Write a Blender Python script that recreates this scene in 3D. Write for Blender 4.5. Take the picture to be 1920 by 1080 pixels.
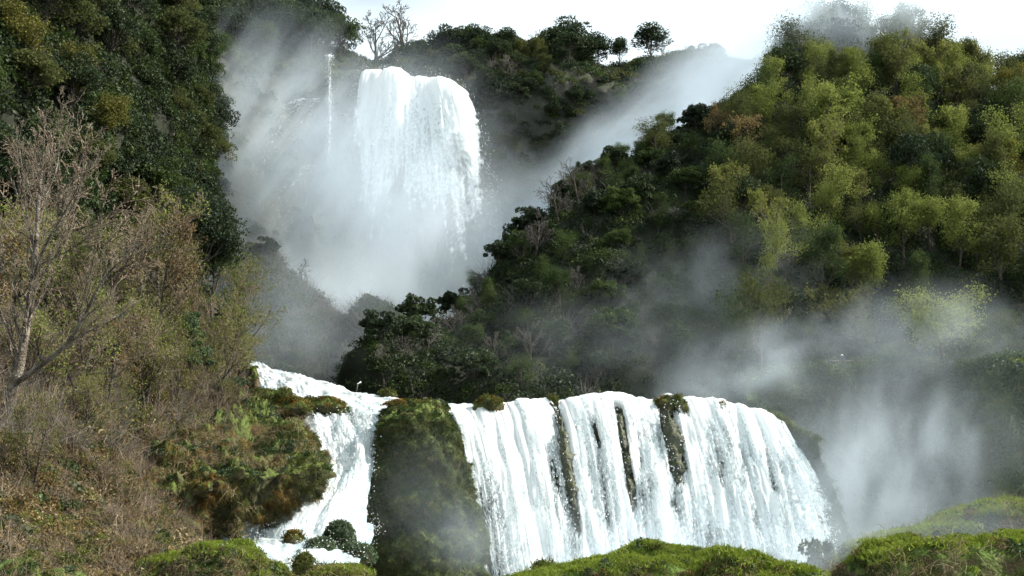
import bpy, math, random
import numpy as np
from mathutils import Vector, Matrix

R = math.radians
for o in list(bpy.data.objects):
    bpy.data.objects.remove(o)
SC = bpy.context.scene
COL = SC.collection

# ------------------------------------------------------------------ camera, sky, sun, exposure
F_PX = 2059.0            # focal length in photo pixels (1920 wide)
PITCH = R(9.9)
EYE = np.array([0.0, 0.0, 8.0])
cam_d = bpy.data.cameras.new('camera')
cam_d.sensor_width = 36.0
cam_d.lens = 36.0 * F_PX / 1920.0
cam_d.clip_start = 0.1
cam_d.clip_end = 20000
cam = bpy.data.objects.new('camera', cam_d)
cam.location = EYE
cam.rotation_euler = (R(90) + PITCH, 0, 0)
COL.objects.link(cam)
SC.camera = cam

SUN_AZ = R(83)           # clockwise from +Y (the view direction): sun stands to the right, a little behind the hill
SUN_EL = R(40)
to_sun = Vector((math.sin(SUN_AZ) * math.cos(SUN_EL), math.cos(SUN_AZ) * math.cos(SUN_EL), math.sin(SUN_EL)))

world = bpy.data.worlds.new('World')
SC.world = world
world.use_nodes = True
wn = world.node_tree
wn.nodes.clear()
w_out = wn.nodes.new('ShaderNodeOutputWorld')
w_bg = wn.nodes.new('ShaderNodeBackground')
w_sky = wn.nodes.new('ShaderNodeTexSky')
w_sky.sky_type = 'NISHITA'
w_sky.sun_disc = False
w_sky.sun_elevation = SUN_EL
w_sky.sun_rotation = SUN_AZ
w_sky.air_density = 1.0
w_sky.dust_density = 2.5
w_sky.altitude = 300
w_tc = wn.nodes.new('ShaderNodeTexCoord')
w_map = wn.nodes.new('ShaderNodeMapping')
w_map.inputs['Scale'].default_value = (1.0, 1.0, 2.2)
w_noise = wn.nodes.new('ShaderNodeTexNoise')
w_noise.inputs['Scale'].default_value = 2.6
w_noise.inputs['Detail'].default_value = 5
w_ramp = wn.nodes.new('ShaderNodeValToRGB')
w_ramp.color_ramp.elements[0].position = 0.15
w_ramp.color_ramp.elements[1].position = 0.55
w_mix = wn.nodes.new('ShaderNodeMixRGB')
w_mix.inputs['Color2'].default_value = (8.6, 9.9, 10.3, 1)      # thin bright cloud over the whole sky
wn.links.new(w_tc.outputs['Generated'], w_map.inputs['Vector'])
wn.links.new(w_map.outputs['Vector'], w_noise.inputs['Vector'])
wn.links.new(w_noise.outputs['Fac'], w_ramp.inputs['Fac'])
wn.links.new(w_ramp.outputs['Color'], w_mix.inputs['Fac'])
wn.links.new(w_sky.outputs['Color'], w_mix.inputs['Color1'])
wn.links.new(w_mix.outputs['Color'], w_bg.inputs['Color'])
w_bg.inputs['Strength'].default_value = 0.066
wn.links.new(w_bg.outputs['Background'], w_out.inputs['Surface'])

sun_d = bpy.data.lights.new('sun', 'SUN')
sun_d.energy = 5.0
sun_d.angle = R(0.55)
sun_d.color = (1.0, 0.95, 0.86)
sun = bpy.data.objects.new('sun', sun_d)
sun.rotation_euler = to_sun.to_track_quat('Z', 'Y').to_euler()
sun.location = (200, -50, 300)
COL.objects.link(sun)

SC.view_settings.view_transform = 'Standard'
SC.view_settings.look = 'None'
SC.view_settings.exposure = 1.02
SC.view_settings.gamma = 1.0
SC.view_settings.use_curve_mapping = False
SC.render.engine = 'CYCLES'
cy = SC.cycles
cy.use_denoising = True
cy.max_bounces = 6
cy.diffuse_bounces = 2
cy.glossy_bounces = 1
cy.transmission_bounces = 3
cy.volume_bounces = 2
cy.transparent_max_bounces = 16
cy.volume_step_rate = 0.75
cy.volume_max_steps = 128
cy.use_adaptive_sampling = True
cy.adaptive_threshold = 0.04
cy.caustics_reflective = False
cy.caustics_refractive = False

# ------------------------------------------------------------------ helpers
CP, SP = math.cos(PITCH), math.sin(PITCH)

def P(px, py, Y):
    """photo pixel + distance in metres ahead of the camera -> world point"""
    a = (px - 960.0) / F_PX
    u = (540.0 - py) / F_PX
    dy = CP - u * SP
    dz = SP + u * CP
    s = Y / dy
    return np.array([a * s, Y, EYE[2] + dz * s])

def project(V):
    d = V - EYE
    fw = d[:, 1] * CP + d[:, 2] * SP
    up = -d[:, 1] * SP + d[:, 2] * CP
    return np.stack([960 + F_PX * d[:, 0] / fw, 540 - F_PX * up / fw], 1)

def _hash(ix, iy, iz, seed):
    h = (ix.astype(np.uint32) * np.uint32(374761393) + iy.astype(np.uint32) * np.uint32(668265263)
         + iz.astype(np.uint32) * np.uint32(2147483647) + np.uint32((seed * 144665) & 0xffffffff))
    h = (h ^ (h >> np.uint32(13))) * np.uint32(1274126177)
    h = (h ^ (h >> np.uint32(15))) * np.uint32(2246822519)
    return ((h ^ (h >> np.uint32(16))) & np.uint32(0xffffff)).astype(np.float64) / 16777215.0

def vnoise(p, seed=0):
    f = np.floor(p).astype(np.int64)
    t = p - f
    t = t * t * (3 - 2 * t)
    o = 0
    for dx in (0, 1):
        wx = t[:, 0] if dx else 1 - t[:, 0]
        for dy in (0, 1):
            wy = t[:, 1] if dy else 1 - t[:, 1]
            for dz in (0, 1):
                wz = t[:, 2] if dz else 1 - t[:, 2]
                o = o + wx * wy * wz * _hash(f[:, 0] + dx, f[:, 1] + dy, f[:, 2] + dz, seed)
    return o * 2 - 1

def fbm(p, seed=0, octaves=4, gain=0.5):
    o, a = 0, 1.0
    for k in range(octaves):
        o = o + a * vnoise(p * (2.03 ** k) + 17.3 * k, seed + k * 7)
        a *= gain
    return o

def mesh(name, V, F, uv=None, attrs=None, smooth=True):
    V = np.asarray(V, dtype=np.float32)
    F = np.asarray(F, dtype=np.int32)
    me = bpy.data.meshes.new(name)
    k = F.shape[1]
    me.vertices.add(len(V))
    me.vertices.foreach_set('co', V.ravel())
    me.loops.add(F.size)
    me.loops.foreach_set('vertex_index', F.ravel())
    me.polygons.add(len(F))
    me.polygons.foreach_set('loop_start', np.arange(0, F.size, k, dtype=np.int32))
    me.polygons.foreach_set('loop_total', np.full(len(F), k, dtype=np.int32))
    if smooth:
        me.polygons.foreach_set('use_smooth', np.ones(len(F), dtype=bool))
    me.update(calc_edges=True)
    if uv is not None:
        l = me.uv_layers.new(name='UVMap')
        l.data.foreach_set('uv', np.asarray(uv, dtype=np.float32)[F.ravel()].ravel())
    if attrs:
        for n, a in attrs.items():
            at = me.attributes.new(n, 'FLOAT', 'POINT')
            at.data.foreach_set('value', np.asarray(a, dtype=np.float32))
    me.validate()
    return me

def obj(name, me, mat=None, parent=None, loc=None):
    o = bpy.data.objects.new(name, me)
    COL.objects.link(o)
    if mat is not None and me is not None:
        if len(me.materials) == 0:
            me.materials.append(mat)
        elif me.materials[0] is not mat:
            o.material_slots[0].link = 'OBJECT'
            o.material_slots[0].material = mat
    if parent is not None:
        o.parent = parent
    if loc is not None:
        o.location = loc
    return o

def tag(o, label, cat, group=None, kind=None):
    if label: o['label'] = label
    if cat: o['category'] = cat
    if group: o['group'] = group
    if kind: o['kind'] = kind
    return o

def struct(o, label=None):
    o['kind'] = 'structure'
    if label: o['label'] = label
    return o

def empty(name, loc, rz=0.0, s=1.0):
    o = bpy.data.objects.new(name, None)
    COL.objects.link(o)
    o.location = loc
    o.rotation_euler = (0, 0, rz)
    o.scale = (s, s, s) if np.isscalar(s) else s
    o.empty_display_size = 0.1
    return o

def grid_faces(nu, nv):
    i = np.arange(nv - 1)[:, None] * nu + np.arange(nu - 1)[None, :]
    i = i.ravel()
    return np.stack([i, i + 1, i + 1 + nu, i + nu], 1)

def catmull(A, n):
    """A (k, m, 3) -> (n, m, 3) along axis 0"""
    k = A.shape[0]
    t = np.linspace(0, k - 1, n)
    i = np.minimum(t.astype(int), k - 2)
    f = (t - i)[:, None, None]
    p0 = A[np.maximum(i - 1, 0)]; p1 = A[i]; p2 = A[i + 1]; p3 = A[np.minimum(i + 2, k - 1)]
    return 0.5 * ((2 * p1) + (-p0 + p2) * f + (2 * p0 - 5 * p1 + 4 * p2 - p3) * f ** 2 + (-p0 + 3 * p1 - 3 * p2 + p3) * f ** 3)

def grid_normals(G):
    du = np.gradient(G, axis=1)
    dv = np.gradient(G, axis=0)
    n = np.cross(du, dv)
    return n / (np.linalg.norm(n, axis=2, keepdims=True) + 1e-9)

class Patch:
    """surface through rows of control points (bottom row first, left to right), roughened along its normals"""
    def __init__(self, name, rows, nu, nv, amp=1.0, freq=0.1, seed=1, mat=None, octaves=5, world=False, gain=0.5, edge=0.0, hidden=()):
        A = np.array([[c if world else P(*c) for c in r] for r in rows], dtype=float)
        G = catmull(A, nv)
        G = catmull(G.transpose(1, 0, 2), nu).transpose(1, 0, 2)
        N = grid_normals(G)
        n = fbm(G.reshape(-1, 3) * freq, seed, octaves, gain).reshape(nv, nu, 1)
        G = G + N * n * amp
        self.G, self.N = G, grid_normals(G)
        self.nu, self.nv = nu, nv
        self.V = G.reshape(-1, 3)
        self.Nf = self.N.reshape(-1, 3)
        self.px = project(self.V)
        vv, uu = np.meshgrid(np.linspace(0, 1, nv), np.linspace(0, 1, nu), indexing='ij')
        self.u, self.v = uu.ravel(), vv.ravel()
        self.o = obj(name, mesh(name, self.V, grid_faces(nu, nv)), mat)
    def at(self, px, py):
        d = (self.px[:, 0] - px) ** 2 + (self.px[:, 1] - py) ** 2
        k = np.argsort(d)[:6]
        k = k[np.argmin(self.V[k, 1])]
        return self.V[k].copy()
    def sample(self, n, rng, cond=None):
        """random points on the surface by area: position, normal"""
        G = self.G
        a = G[:-1, :-1]; b = G[:-1, 1:]; c = G[1:, :-1]
        area = np.linalg.norm(np.cross(b - a, c - a), axis=2).ravel()
        idx = rng.choice(len(area), n, p=area / area.sum())
        i, j = np.divmod(idx, self.nu - 1)
        fu, fv = rng.random(n)[:, None], rng.random(n)[:, None]
        p = G[i, j] * (1 - fu) * (1 - fv) + G[i, j + 1] * fu * (1 - fv) + G[i + 1, j] * (1 - fu) * fv + G[i + 1, j + 1] * fu * fv
        nn = self.N[i, j]
        if cond is not None:
            m = cond(p, nn, project(p))
            p, nn = p[m], nn[m]
        return p, nn

# ------------------------------------------------------------------ materials
def new_mat(name):
    m = bpy.data.materials.new(name)
    m.use_nodes = True
    m.node_tree.nodes.clear()
    return m, m.node_tree

def N_(nt, t, **kw):
    n = nt.nodes.new(t)
    for k, v in kw.items():
        if hasattr(n, k): setattr(n, k, v)
        else: n.inputs[k].default_value = v
    return n

def ramp(nt, fac, stops):
    r = nt.nodes.new('ShaderNodeValToRGB')
    e = r.color_ramp.elements
    while len(e) < len(stops): e.new(0.5)
    for k, (p, c) in enumerate(stops):
        e[k].position = p
        e[k].color = (c[0], c[1], c[2], 1) if not np.isscalar(c) else (c, c, c, 1)
    nt.links.new(fac, r.inputs['Fac'])
    return r.outputs['Color']

def leaf_mat(name, c0, c1, c2, trans=0.35, gloss=0.06):
    m, nt = new_mat(name)
    at = N_(nt, 'ShaderNodeAttribute', attribute_name='rnd')
    oi = N_(nt, 'ShaderNodeObjectInfo')
    mm = N_(nt, 'ShaderNodeMath', operation='MULTIPLY_ADD')
    nt.links.new(oi.outputs['Random'], mm.inputs[0]); mm.inputs[1].default_value = 0.45
    ad = N_(nt, 'ShaderNodeMath', operation='MULTIPLY'); nt.links.new(at.outputs['Fac'], ad.inputs[0]); ad.inputs[1].default_value = 0.6
    nt.links.new(ad.outputs[0], mm.inputs[2])
    col = ramp(nt, mm.outputs[0], [(0.05, c0), (0.5, c1), (0.95, c2)])
    d = N_(nt, 'ShaderNodeBsdfDiffuse'); t = N_(nt, 'ShaderNodeBsdfTranslucent'); g = N_(nt, 'ShaderNodeBsdfGlossy')
    g.inputs['Roughness'].default_value = 0.65
    nt.links.new(col, d.inputs['Color']); nt.links.new(col, t.inputs['Color'])
    x = N_(nt, 'ShaderNodeMixShader'); x.inputs[0].default_value = trans
    nt.links.new(d.outputs[0], x.inputs[1]); nt.links.new(t.outputs[0], x.inputs[2])
    y = N_(nt, 'ShaderNodeMixShader'); y.inputs[0].default_value = gloss * 0.3
    nt.links.new(x.outputs[0], y.inputs[1]); nt.links.new(g.outputs[0], y.inputs[2])
    o = N_(nt, 'ShaderNodeOutputMaterial'); nt.links.new(y.outputs[0], o.inputs['Surface'])
    return m

def rough_mat(name, stops, scale=0.3, bump=0.6, bscale=2.0, rough=0.9, detail=6, slope=None):
    """noise-coloured ground, rock or bark; slope=(colour): colour of upward facing parts (moss, grass)"""
    m, nt = new_mat(name)
    tc = N_(nt, 'ShaderNodeTexCoord')
    n1 = N_(nt, 'ShaderNodeTexNoise'); n1.inputs['Scale'].default_value = scale; n1.inputs['Detail'].default_value = detail
    n1.inputs['Roughness'].default_value = 0.65
    nt.links.new(tc.outputs['Object'], n1.inputs['Vector'])
    col = ramp(nt, n1.outputs['Fac'], stops)
    n2 = N_(nt, 'ShaderNodeTexNoise'); n2.inputs['Scale'].default_value = bscale; n2.inputs['Detail'].default_value = 6
    nt.links.new(tc.outputs['Object'], n2.inputs['Vector'])
    if slope is not None:
        ge = N_(nt, 'ShaderNodeNewGeometry'); sx = N_(nt, 'ShaderNodeSeparateXYZ')
        nt.links.new(ge.outputs['Normal'], sx.inputs[0])
        ma = N_(nt, 'ShaderNodeMath', operation='MULTIPLY_ADD'); nt.links.new(n2.outputs['Fac'], ma.inputs[0])
        ma.inputs[1].default_value = 0.7; nt.links.new(sx.outputs['Z'], ma.inputs[2])
        rr = ramp(nt, ma.outputs[0], [(0.55, 0.0), (0.9, 1.0)])
        mx = N_(nt, 'ShaderNodeMixRGB'); nt.links.new(rr, mx.inputs['Fac']); nt.links.new(col, mx.inputs['Color1'])
        mx.inputs['Color2'].default_value = (*slope, 1)
        col = mx.outputs['Color']
    b = N_(nt, 'ShaderNodeBsdfPrincipled')
    b.inputs['Roughness'].default_value = rough
    b.inputs['Specular IOR Level'].default_value = 0.25
    nt.links.new(col, b.inputs['Base Color'])
    bp = N_(nt, 'ShaderNodeBump'); bp.inputs['Strength'].default_value = bump; bp.inputs['Distance'].default_value = 0.4
    nt.links.new(n2.outputs['Fac'], bp.inputs['Height']); nt.links.new(bp.outputs['Normal'], b.inputs['Normal'])
    o = N_(nt, 'ShaderNodeOutputMaterial'); nt.links.new(b.outputs[0], o.inputs['Surface'])
    return m

def water_mat(name, sx=1.0, sy=0.1, fine=3.0, thr=0.0, holes=True, tint=(0.80, 0.87, 0.89)):
    """white aerated water: streaks along the flow (UV in metres, v down the flow); attribute 'dens' thickens or thins it"""
    m, nt = new_mat(name)
    uv = N_(nt, 'ShaderNodeUVMap')
    mp = N_(nt, 'ShaderNodeMapping'); mp.inputs['Scale'].default_value = (sx, sy, 1)
    nt.links.new(uv.outputs[0], mp.inputs['Vector'])
    n1 = N_(nt, 'ShaderNodeTexNoise'); n1.inputs['Scale'].default_value = 1.0; n1.inputs['Detail'].default_value = 5; n1.inputs['Roughness'].default_value = 0.6
    nt.links.new(mp.outputs[0], n1.inputs['Vector'])
    mp2 = N_(nt, 'ShaderNodeMapping'); mp2.inputs['Scale'].default_value = (fine, fine * 0.45, 1)
    nt.links.new(uv.outputs[0], mp2.inputs['Vector'])
    n2 = N_(nt, 'ShaderNodeTexNoise'); n2.inputs['Scale'].default_value = 1.0; n2.inputs['Detail'].default_value = 3
    nt.links.new(mp2.outputs[0], n2.inputs['Vector'])
    at = N_(nt, 'ShaderNodeAttribute', attribute_name='dens')
    a1 = N_(nt, 'ShaderNodeMath', operation='MULTIPLY_ADD'); nt.links.new(n2.outputs['Fac'], a1.inputs[0]); a1.inputs[1].default_value = 0.55
    nt.links.new(n1.outputs['Fac'], a1.inputs[2])
    a2 = N_(nt, 'ShaderNodeMath', operation='ADD'); nt.links.new(a1.outputs[0], a2.inputs[0]); nt.links.new(at.outputs['Fac'], a2.inputs[1])
    alpha = ramp(nt, a2.outputs[0], [(0.70 + thr, 0.0), (0.86 + thr, 1.0)])
    col = ramp(nt, a2.outputs[0], [(0.72 + thr, tint), (0.98 + thr, (0.93, 0.95, 0.95))])
    d = N_(nt, 'ShaderNodeBsdfDiffuse'); t = N_(nt, 'ShaderNodeBsdfTranslucent')
    nt.links.new(col, d.inputs['Color']); nt.links.new(col, t.inputs['Color'])
    x = N_(nt, 'ShaderNodeMixShader'); x.inputs[0].default_value = 0.5
    nt.links.new(d.outputs[0], x.inputs[1]); nt.links.new(t.outputs[0], x.inputs[2])
    out = x.outputs[0]
    if holes:
        tr = N_(nt, 'ShaderNodeBsdfTransparent')
        y = N_(nt, 'ShaderNodeMixShader'); nt.links.new(alpha, y.inputs[0])
        nt.links.new(tr.outputs[0], y.inputs[1]); nt.links.new(out, y.inputs[2])
        out = y.outputs[0]
    o = N_(nt, 'ShaderNodeOutputMaterial'); nt.links.new(out, o.inputs['Surface'])
    return m

def plain_mat(name, col, rough=0.6):
    m, nt = new_mat(name)
    b = N_(nt, 'ShaderNodeBsdfPrincipled')
    tc = N_(nt, 'ShaderNodeTexCoord')
    n = N_(nt, 'ShaderNodeTexNoise'); n.inputs['Scale'].default_value = 9
    nt.links.new(tc.outputs['Object'], n.inputs['Vector'])
    c = ramp(nt, n.outputs['Fac'], [(0.3, tuple(x * 0.8 for x in col)), (0.7, tuple(min(1, x * 1.1) for x in col))])
    nt.links.new(c, b.inputs['Base Color']); b.inputs['Roughness'].default_value = rough
    o = N_(nt, 'ShaderNodeOutputMaterial'); nt.links.new(b.outputs[0], o.inputs['Surface'])
    return m

M = {}
M['evergreen'] = leaf_mat('evergreen_leaf', (0.009, 0.017, 0.008), (0.020, 0.035, 0.013), (0.045, 0.066, 0.019), 0.25, 0.07)
M['evergreen_gold'] = leaf_mat('golden_leaf', (0.04, 0.048, 0.011), (0.095, 0.096, 0.02), (0.16, 0.145, 0.027), 0.3, 0.05)
M['spring'] = leaf_mat('spring_leaf', (0.09, 0.115, 0.026), (0.155, 0.185, 0.042), (0.225, 0.25, 0.065), 0.45, 0.03)
M['olive'] = leaf_mat('olive_leaf', (0.035, 0.048, 0.016), (0.070, 0.082, 0.026), (0.115, 0.122, 0.037), 0.4, 0.03)
M['mid'] = leaf_mat('mid_green_leaf', (0.018, 0.034, 0.010), (0.037, 0.060, 0.015), (0.066, 0.095, 0.021), 0.35, 0.05)
M['bud'] = leaf_mat('bud_leaf', (0.085, 0.095, 0.028), (0.14, 0.152, 0.04), (0.195, 0.21, 0.052), 0.4, 0.02)
M['russet'] = leaf_mat('russet_leaf', (0.06, 0.04, 0.018), (0.14, 0.10, 0.042), (0.26, 0.195, 0.08), 0.3, 0.02)
M['ivy'] = leaf_mat('ivy_leaf', (0.013, 0.028, 0.010), (0.03, 0.058, 0.017), (0.07, 0.115, 0.03), 0.25, 0.16)
M['moss'] = leaf_mat('moss_tuft', (0.03, 0.036, 0.010), (0.065, 0.075, 0.017), (0.115, 0.125, 0.026), 0.3, 0.03)
M['moss_grey'] = leaf_mat('grey_moss_tuft', (0.04, 0.056, 0.024), (0.08, 0.103, 0.044), (0.14, 0.165, 0.075), 0.25, 0.04)
M['moss_orange'] = leaf_mat('orange_moss_tuft', (0.06, 0.032, 0.01), (0.15, 0.085, 0.02), (0.26, 0.165, 0.04), 0.3, 0.03)
M['grass'] = leaf_mat('grass_blade', (0.085, 0.12, 0.015), (0.15, 0.20, 0.022), (0.23, 0.28, 0.04), 0.4, 0.04)
M['dead'] = leaf_mat('dead_stalk', (0.05, 0.036, 0.018), (0.15, 0.113, 0.062), (0.36, 0.29, 0.17), 0.15, 0.02)
M['twig'] = leaf_mat('twig', (0.075, 0.055, 0.038), (0.165, 0.125, 0.09), (0.31, 0.25, 0.19), 0.0, 0.02)
M['twig_grey'] = leaf_mat('grey_twig', (0.06, 0.055, 0.05), (0.11, 0.10, 0.09), (0.18, 0.17, 0.155), 0.0, 0.02)
M['bark'] = rough_mat('bark', [(0.3, (0.035, 0.028, 0.022)), (0.7, (0.12, 0.10, 0.08))], 2.0, 0.8, 8.0)
M['bark_pale'] = rough_mat('pale_bark', [(0.32, (0.045, 0.035, 0.027)), (0.52, (0.13, 0.105, 0.08)), (0.7, (0.33, 0.29, 0.24))], 1.6, 1.0, 9.0)
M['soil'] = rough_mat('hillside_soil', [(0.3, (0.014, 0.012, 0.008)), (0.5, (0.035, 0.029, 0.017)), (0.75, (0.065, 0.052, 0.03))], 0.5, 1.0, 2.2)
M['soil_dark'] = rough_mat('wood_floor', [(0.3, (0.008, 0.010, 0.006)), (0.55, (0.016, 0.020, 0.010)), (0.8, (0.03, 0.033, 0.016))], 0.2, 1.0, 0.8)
M['cliff'] = rough_mat('cliff_rock', [(0.3, (0.03, 0.032, 0.026)), (0.55, (0.07, 0.07, 0.055)), (0.8, (0.14, 0.135, 0.11))], 0.12, 1.0, 0.6, slope=(0.022, 0.03, 0.012))
M['wetrock'] = rough_mat('wet_rock', [(0.3, (0.03, 0.033, 0.025)), (0.55, (0.075, 0.078, 0.055)), (0.8, (0.13, 0.13, 0.09))], 0.5, 1.0, 2.0, rough=0.55, slope=(0.045, 0.052, 0.02))
M['mossrock'] = rough_mat('mossy_rock', [(0.3, (0.02, 0.02, 0.012)), (0.5, (0.055, 0.05, 0.022)), (0.75, (0.10, 0.085, 0.035))], 0.7, 1.0, 2.5, slope=(0.075, 0.10, 0.02))
M['bank'] = rough_mat('bank_soil', [(0.3, (0.04, 0.03, 0.018)), (0.55, (0.10, 0.075, 0.04)), (0.8, (0.17, 0.13, 0.075))], 1.2, 1.0, 3.0, slope=(0.07, 0.11, 0.015))
M['fall'] = water_mat('falling_water', 1.5, 0.11, 5.5)
M['fall_far'] = water_mat('far_falling_water', 0.55, 0.045, 1.2)
M['rapid'] = water_mat('white_rapids', 1.0, 0.35, 2.5, holes=False, tint=(0.50, 0.62, 0.66))
M['foam'] = plain_mat('spray_drop', (0.88, 0.90, 0.90), 0.5)

# ------------------------------------------------------------------ foliage building blocks
def frames(n, rng):
    """random orthonormal pairs"""
    a = rng.normal(size=(n, 3)); a /= np.linalg.norm(a, axis=1, keepdims=True)
    b = rng.normal(size=(n, 3)); b -= a * (a * b).sum(1, keepdims=True); b /= np.linalg.norm(b, axis=1, keepdims=True)
    return a, b

def leaves(C, size, rng, aspect=0.55, axis=None, spread=1.0):
    """one rhombic leaf (two triangles, folded) per point"""
    n = len(C)
    a, b = frames(n, rng)
    if axis is not None:
        a = axis + a * spread * 0.6
        a /= np.linalg.norm(a, axis=1, keepdims=True)
        b = rng.normal(size=(n, 3)); b -= a * (a * b).sum(1, keepdims=True); b /= np.linalg.norm(b, axis=1, keepdims=True)
    c = np.cross(a, b)
    s = (size * rng.uniform(0.6, 1.35, n))[:, None]
    V = np.stack([C - a * s * 0.5, C + b * s * aspect * 0.5 + c * s * 0.1, C + a * s * 0.5, C - b * s * aspect * 0.5 + c * s * 0.1], 1).reshape(-1, 3)
    i = np.arange(n)[:, None] * 4
    Fq = i + np.array([[0, 1, 2, 3]])
    rnd = np.repeat(rng.random(n), 4)
    return V, Fq, rnd

def tubes(segs, sides, rng):
    """segs (n, 8): p0, p1, r0, r1 -> open tapered tubes"""
    S = np.asarray(segs)
    n = len(S)
    p0, p1, r0, r1 = S[:, :3], S[:, 3:6], S[:, 6], S[:, 7]
    d = p1 - p0; d /= (np.linalg.norm(d, axis=1, keepdims=True) + 1e-9)
    h = np.where(np.abs(d[:, 2:3]) > 0.9, np.array([[1.0, 0, 0]]), np.array([[0, 0, 1.0]]))
    a = np.cross(d, h); a /= np.linalg.norm(a, axis=1, keepdims=True)
    b = np.cross(d, a)
    th = np.arange(sides) * 2 * np.pi / sides
    ring = a[:, None] * np.cos(th)[None, :, None] + b[:, None] * np.sin(th)[None, :, None]
    V = np.concatenate([p0[:, None] + ring * r0[:, None, None], p1[:, None] + ring * r1[:, None, None]], 1).reshape(-1, 3)
    k = np.arange(sides); k2 = (k + 1) % sides
    f = np.stack([k, k2, k2 + sides, k + sides], 1)
    Fq = (np.arange(n)[:, None, None] * (2 * sides) + f[None]).reshape(-1, 4)
    return V, Fq, np.repeat(rng.random(n), 2 * sides)

def join(parts):
    V, Fq, A, o = [], [], [], 0
    for v, f, a in parts:
        if len(v) == 0: continue
        V.append(v); Fq.append(f + o); A.append(a); o += len(v)
    return np.concatenate(V), np.concatenate(Fq), np.concatenate(A)

def part_mesh(name, parts, smooth=False):
    V, Fq, A = join(parts)
    return mesh(name, V, Fq, attrs={'rnd': A}, smooth=smooth)

def grow(rng, p, d, L, r, level, maxl, out, spec):
    """recursive branch; out[level] collects segments, out['tips'] collects end points"""
    nseg = spec['nseg'][level]
    k = spec['kids'][level] if level < maxl else 0
    pts = [p]
    dd = d.copy()
    rr = [r]
    for i in range(nseg):
        dd = dd + rng.normal(size=3) * spec['wob'][level] + np.array([0, 0, spec['up'][level]])
        dd /= np.linalg.norm(dd)
        q = pts[-1] + dd * L / nseg
        r2 = r * (1 - (1 - spec['taper']) * (i + 1) / nseg)
        out[level].append(np.concatenate([pts[-1], q, [rr[-1], r2]]))
        pts.append(q); rr.append(r2)
    out['tips'].append(pts[-1])
    for c in range(k):
        t = spec['from'][level] + (1 - spec['from'][level]) * (c + rng.random()) / k
        x = t * nseg
        i = min(int(x), nseg - 1)
        q = pts[i] + (pts[i + 1] - pts[i]) * (x - i)
        ax = pts[i + 1] - pts[i]; ax /= np.linalg.norm(ax)
        s = rng.normal(size=3); s -= ax * (s @ ax); s /= np.linalg.norm(s)
        ang = spec['ang'][level] * rng.uniform(0.7, 1.3)
        nd = ax * math.cos(ang) + s * math.sin(ang)
        grow(rng, q, nd, L * spec['len'][level] * rng.uniform(0.65, 1.2) * (1.15 - 0.5 * t), max(rr[i] * spec['rad'], spec['rmin']), level + 1, maxl, out, spec)

def skeleton(seed, H, r, spec, maxl, stems=1, lean=0.12):
    rng = np.random.default_rng(seed)
    out = {k: [] for k in range(maxl + 1)}
    out['tips'] = []
    for s in range(stems):
        d = np.array([rng.normal() * lean, rng.normal() * lean, 1.0]); d /= np.linalg.norm(d)
        grow(rng, np.array([rng.normal() * 0.15 * (stems > 1), rng.normal() * 0.15 * (stems > 1), -0.5]), d, H * (0.62 if maxl > 1 else 0.9) * rng.uniform(0.85, 1.1), r, 0, maxl, out, spec)
    return out, rng

TWIGGY = dict(nseg=[6, 5, 4, 3, 2], kids=[11, 7, 6, 4], wob=[0.06, 0.10, 0.14, 0.2, 0.2], up=[0.05, 0.10, 0.08, 0.04, 0.02],
              taper=0.35, ang=[0.75, 0.7, 0.65, 0.6], len=[0.55, 0.52, 0.5, 0.5], rad=0.55, rmin=0.012)
TWIGGY['from'] = [0.25, 0.25, 0.2, 0.2]

def bare_tree(seed, H=10.0, r=0.16, stems=1, kids=None, buds=0, bud_size=0.16, rmin=0.014, up=None):
    sp = dict(TWIGGY)
    sp['rmin'] = rmin
    if kids: sp['kids'] = kids
    if up: sp['up'] = up
    out, rng = skeleton(seed, H, r, sp, 4, stems)
    trunk = [tubes(out[0], 6, rng)] + ([tubes(out[1], 5, rng)] if out[1] else [])
    tw = [tubes(out[k], 3, rng) for k in (2, 3, 4) if out[k]]
    a = part_mesh('trunk', trunk, True)
    b = part_mesh('crown', tw)
    if buds:
        tips = np.array(out['tips'])
        c = tips[rng.integers(0, len(tips), buds)] + rng.normal(size=(buds, 3)) * 0.22
        l = part_mesh('foliage', [leaves(c, bud_size, rng, 0.6)])
        return a, b, l
    return a, b, None

def leafy_tree(seed, H=10.0, nl=4200, size=0.34, spread=0.5, kids=(9, 6, 4), up=(0.05, 0.08, 0.06, 0.05)):
    """light deciduous crown: leaves round the ends of real limbs"""
    sp = dict(TWIGGY); sp['kids'] = list(kids) + [3]; sp['up'] = list(up) + [0.02]
    sp['rmin'] = 0.02
    out, rng = skeleton(seed, H, 0.17, sp, 3)
    a = part_mesh('trunk', [tubes(out[0], 6, rng), tubes(out[1], 4, rng), tubes(out[2], 3, rng)], True)
    tips = np.array(out['tips'])
    w = rng.random(len(tips)) ** 4
    k = rng.choice(len(tips), nl, p=w / w.sum())
    c = tips[k] + rng.normal(size=(nl, 3)) * spread * np.array([1, 1, 0.75])
    return a, None, part_mesh('crown', [leaves(c, size, rng, 0.6)])

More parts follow.
